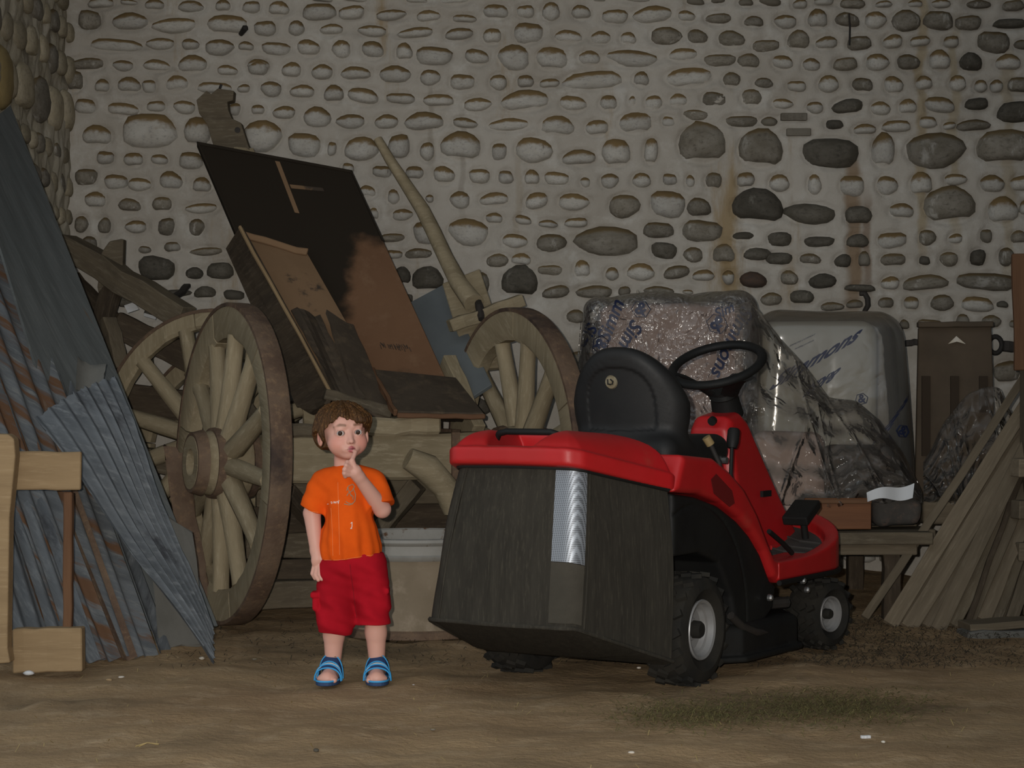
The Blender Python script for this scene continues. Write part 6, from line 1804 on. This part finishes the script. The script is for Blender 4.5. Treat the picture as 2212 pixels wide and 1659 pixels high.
meP = sdf_mesh(shorts_f, (-.15, -.12, .13), (.19, .12, .45), .0030)
sho = link('shorts', meP, M_['redcloth'], CH, False)
bvP = bvh_of(meP)
stamp('fly_seam', [[(760, 1215), (764, 1260), (768, 1300), (772, 1340)]], mat('dark_red_seam', (.22, .006, .012), rough=.9, bump=0), .0009, sho, bvP)

# sandals
def sandal(s):
    an = J['an' + s]; a0 = Vector(an)
    toe = Vector((an[0] - .010 * (1 if s == 'L' else -.6), an[1] - .098, 0))
    dirf = Vector((toe.x - a0.x, toe.y - a0.y, 0)).normalized(); lat = Vector((-dirf.y, dirf.x, 0))
    if lat.x < 0: lat = -lat
    o = Vector((a0.x, a0.y + .03, 0))
    def pt(u, v, z): return o + dirf * u + lat * v + Vector((0, 0, z))
    out = []
    for i in range(28):
        t = 2 * math.pi * i / 28
        u = .075 - .090 * math.cos(t)
        wv = (.030 + .011 * min(1, max(0, u / .13))) * math.sin(t)
        wv = math.copysign(abs(math.sin(t)) ** .75, math.sin(t)) * (.030 + .011 * min(1, max(0, u / .13)))
        out.append((u, wv))
    mb = MB(); mb.prism([pt(u, v, .002) for u, v in out], (0, 0, .013)); root = mb.obj('sandal', M_['sole'], CH, False, bevel=.003)
    bv = bvh_of(body.data)
    def strap(name, u, h, wid, m, wv=.0375, lean=.35, pipe=None, n=20, z0=.012, skew=0.0):
        """band from welt to welt over the foot, its lower edge further forward"""
        vs = []; fs = []
        for i in range(n + 1):
            t = math.pi * i / n
            cv = -math.cos(t); sv = math.sin(t) ** .75
            for (e, k) in ((-1, 0), (1, 0), (1, 1), (-1, 1)):
                uu = u + e * wid / 2 * (1 - .25 * sv) + skew * cv
                hh = h - e * wid / 2 * lean * 1.6
                r_ = 1 + (.0032 / wv) * k
                vs.append(pt(uu, cv * wv * r_, z0 + (hh - z0) * sv * (1 + .05 * k)))
        for i in range(n):
            for k in range(4):
                k2 = (k + 1) % 4
                fs.append((i * 4 + k, i * 4 + k2, i * 4 + 4 + k2, i * 4 + 4 + k))
        fs += [(3, 2, 1, 0), tuple(len(vs) - 4 + k for k in range(4))]
        mb = MB(); mb.add(vs, fs); st = mb.obj(name, m, root, False, smooth=60)
        if pipe:
            for k in (3, 2):
                mb = MB(); mb.tube([vs[i * 4 + k] for i in range(n + 1)], .0028, 6); mb.obj('piping', pipe, st, False, smooth=60)
        return st
    strap('ankle_strap', .060, .0765, .030, M_['navy'], .036, lean=.42, pipe=M_['cyan'], skew=.004)
    strap('instep_strap', .086, .0615, .009, M_['greystrap'], .039, lean=.4, skew=-.006)
    strap('toe_strap', .098, .0555, .015, M_['navy'], .0405, lean=.4, pipe=M_['cyan'], skew=.004)
    mb = MB(); mb.tube([pt(.052, .012, .0835), pt(.052, .018, .0825)], .006, 10, flat=.4); mb.obj('strap_badge', M_['pale_wood'], root, False)
    # heel cup
    vs = []; fs = []
    for i in range(15):
        t = math.radians(-100 + 200 * i / 14)
        c = pt(.016, 0, 0); d_ = (-dirf * math.cos(t) + lat * math.sin(t))
        for (r_, z) in ((.031, .012), (.030, .045), (.034, .045), (.035, .012)): vs.append(c + d_ * r_ + Vector((0, 0, z)))
    for i in range(14):
        for k in range(4):
            k2 = (k + 1) % 4
            fs.append((i * 4 + k, i * 4 + k2, i * 4 + 4 + k2, i * 4 + 4 + k))
    mb = MB(); mb.add(vs, fs); mb.obj('heel_cup', M_['navy'], root, False, smooth=60)
    # welt piping round the toe opening
    mb = MB(); mb.tube([pt(u, v, .017) for u, v in out] + [pt(*out[0], .017)], .003, 6); mb.obj('welt', M_['cyan'], root, False, smooth=60)
    return root
sandal('L'); sandal('R')
# ------------------------------------------------------------------ litter on the floor
def ground_pt(px, py):
    Y = F_PX * CAM_H / (py - CY); return P(px, py, Y)
def blades(name, n, pick, m, lmin, lmax, wid, label, cat=None):
    r = random.Random(len(name)); vs = []; fs = []
    for k in range(n):
        c = pick(r); a = r.uniform(0, 6.28); l = r.uniform(lmin, lmax)
        d = Vector((math.cos(a), math.sin(a), r.uniform(-.12, .35))) * l / 2; s = Vector((-math.sin(a), math.cos(a), 0)) * wid * r.uniform(.6, 1.3)
        z = Vector((0, 0, .004 + r.uniform(0, .010)))
        mid = c + z + Vector((0, 0, l * .12))
        b = len(vs)
        vs += [c + z - d - s, c + z - d + s, mid + s, mid - s, c + z + d]
        fs += [(b, b + 1, b + 2, b + 3), (b + 3, b + 2, b + 4)]
    me = mesh_from(vs, fs, name); o = link(name, me, m)
    tag(o, label, cat, None, 'stuff'); return o
def pk_clip(r):
    k = r.random()
    if k < .62: px = r.gauss(1790, 110); py = r.gauss(1532, 20)
    else: px = r.gauss(1500, 90); py = r.gauss(1548, 16)
    return ground_pt(px, max(1492, min(1600, py)))
blades('grass_clippings', 5200, pk_clip, M_['clippings'], .015, .05, .0012, 'thin scatter of dry green grass clippings in front of the mower', 'clippings')
def pk_straw(r): return ground_pt(r.uniform(-40, 2260), r.uniform(1420, 1690))
blades('straw_bits', 420, pk_straw, M_['straw'], .015, .06, .0010, 'loose straw bits strewn over the dirt floor', 'straw')
def pk_back(r): return ground_pt(r.uniform(330, 2250) if r.random() < .35 else r.gauss(1950, 180), r.uniform(1335, 1445))  # dark litter, bunched and darkened at right to paint the floor's shadow there
blades('dark_chaff', 6000, pk_back, mat('chaff_and_shade', (.06, .047, .03), (.035, .028, .018), scale=30, rough=.95, bump=0), .015, .05, .0012, 'dark chaff and painted shade under the cart and the laths', 'chaff')
def pebble(px, py, s, m, label, cat, name, flat=.5):
    c = ground_pt(px, py); r = random.Random(int(px))
    bm = bmesh.new(); bmesh.ops.create_icosphere(bm, subdivisions=2, radius=1)
    for v in bm.verts: v.co = Vector((v.co.x * s * r.uniform(.8, 1.2), v.co.y * s * .8 * r.uniform(.85, 1.15), v.co.z * s * flat * r.uniform(.85, 1.1)))
    me = bpy.data.meshes.new(name); bm.to_mesh(me); bm.free()
    o = link(name, me, m, smooth=True); o.location = (c.x, c.y, s * flat * .6); o.rotation_euler = (0, 0, r.uniform(0, 3)); tag(o, label, cat)
for a in ((62, 1457, .017, M_['paper'], 'white stone chip at the foot of the wooden stand', 'stone', 'stone_chip'), (236, 1470, .013, M_['pale_wood'], 'orange-tan wood chip right of the foot block', 'wood chip', 'wood_chip', .35),
          (262, 1464, .011, M_['scrap'], 'pale chip beside the orange-tan one', 'wood chip', 'wood_chip', .35), (436, 1424, .012, M_['scrap'], 'pale rubble crumb under the torn zinc corner', 'rubble', 'rubble_crumb'),
          (893, 1481, .005, M_['paper'], 'tiny white crumb right of the right sandal', 'crumb', 'white_crumb'), (1364, 1627, .009, M_['scrap'], 'pale leaf scrap at the bottom centre of the floor', 'scrap', 'leaf_scrap', .4),
          (1908, 1604, .007, M_['scrap'], 'small beige pebble right of the white stub', 'pebble', 'pebble'), (1380, 1444, .008, M_['scrap'], 'beige crumb beside the rear mower tyre', 'crumb', 'beige_crumb'),
          (935, 1577, .008, M_['stone_mid'], 'grey pebble on the dirt below the child', 'pebble', 'pebble'), (683, 1623, .010, M_['stone_dark'], 'dark clod at the bottom left of centre', 'clod', 'dirt_clod'),
          (550, 1425, .010, M_['stone_mid'], 'grey pebble under the left cart wheel', 'pebble', 'pebble')):
    pebble(*a)
o = plank('white_stub', ground_pt(1860, 1597) + Vector((0, 0, .006)), ground_pt(1880, 1596) + Vector((0, 0, .006)), .010, .008, M_['paper'], wob=.0005, bevel=.001); tag(o, 'short white stub lying on the floor at bottom right', 'stub')
def straw_twist(px, py, label):
    c = ground_pt(px, py); r = random.Random(3); mb = MB()
    for k in range(5):
        a = r.uniform(-.5, .5); l = r.uniform(.02, .04)
        d = Vector((math.cos(a), math.sin(a), .1)) * l
        mb.tube([c + Vector((0, 0, .004)) - d, c + Vector((0, 0, .012)), c + d + Vector((0, 0, .006))], .0014, 5)
    tag(mb.obj('straw_twist', M_['straw']), label, 'straw')
straw_twist(318, 1614, 'twist of pale straw at the bottom left')
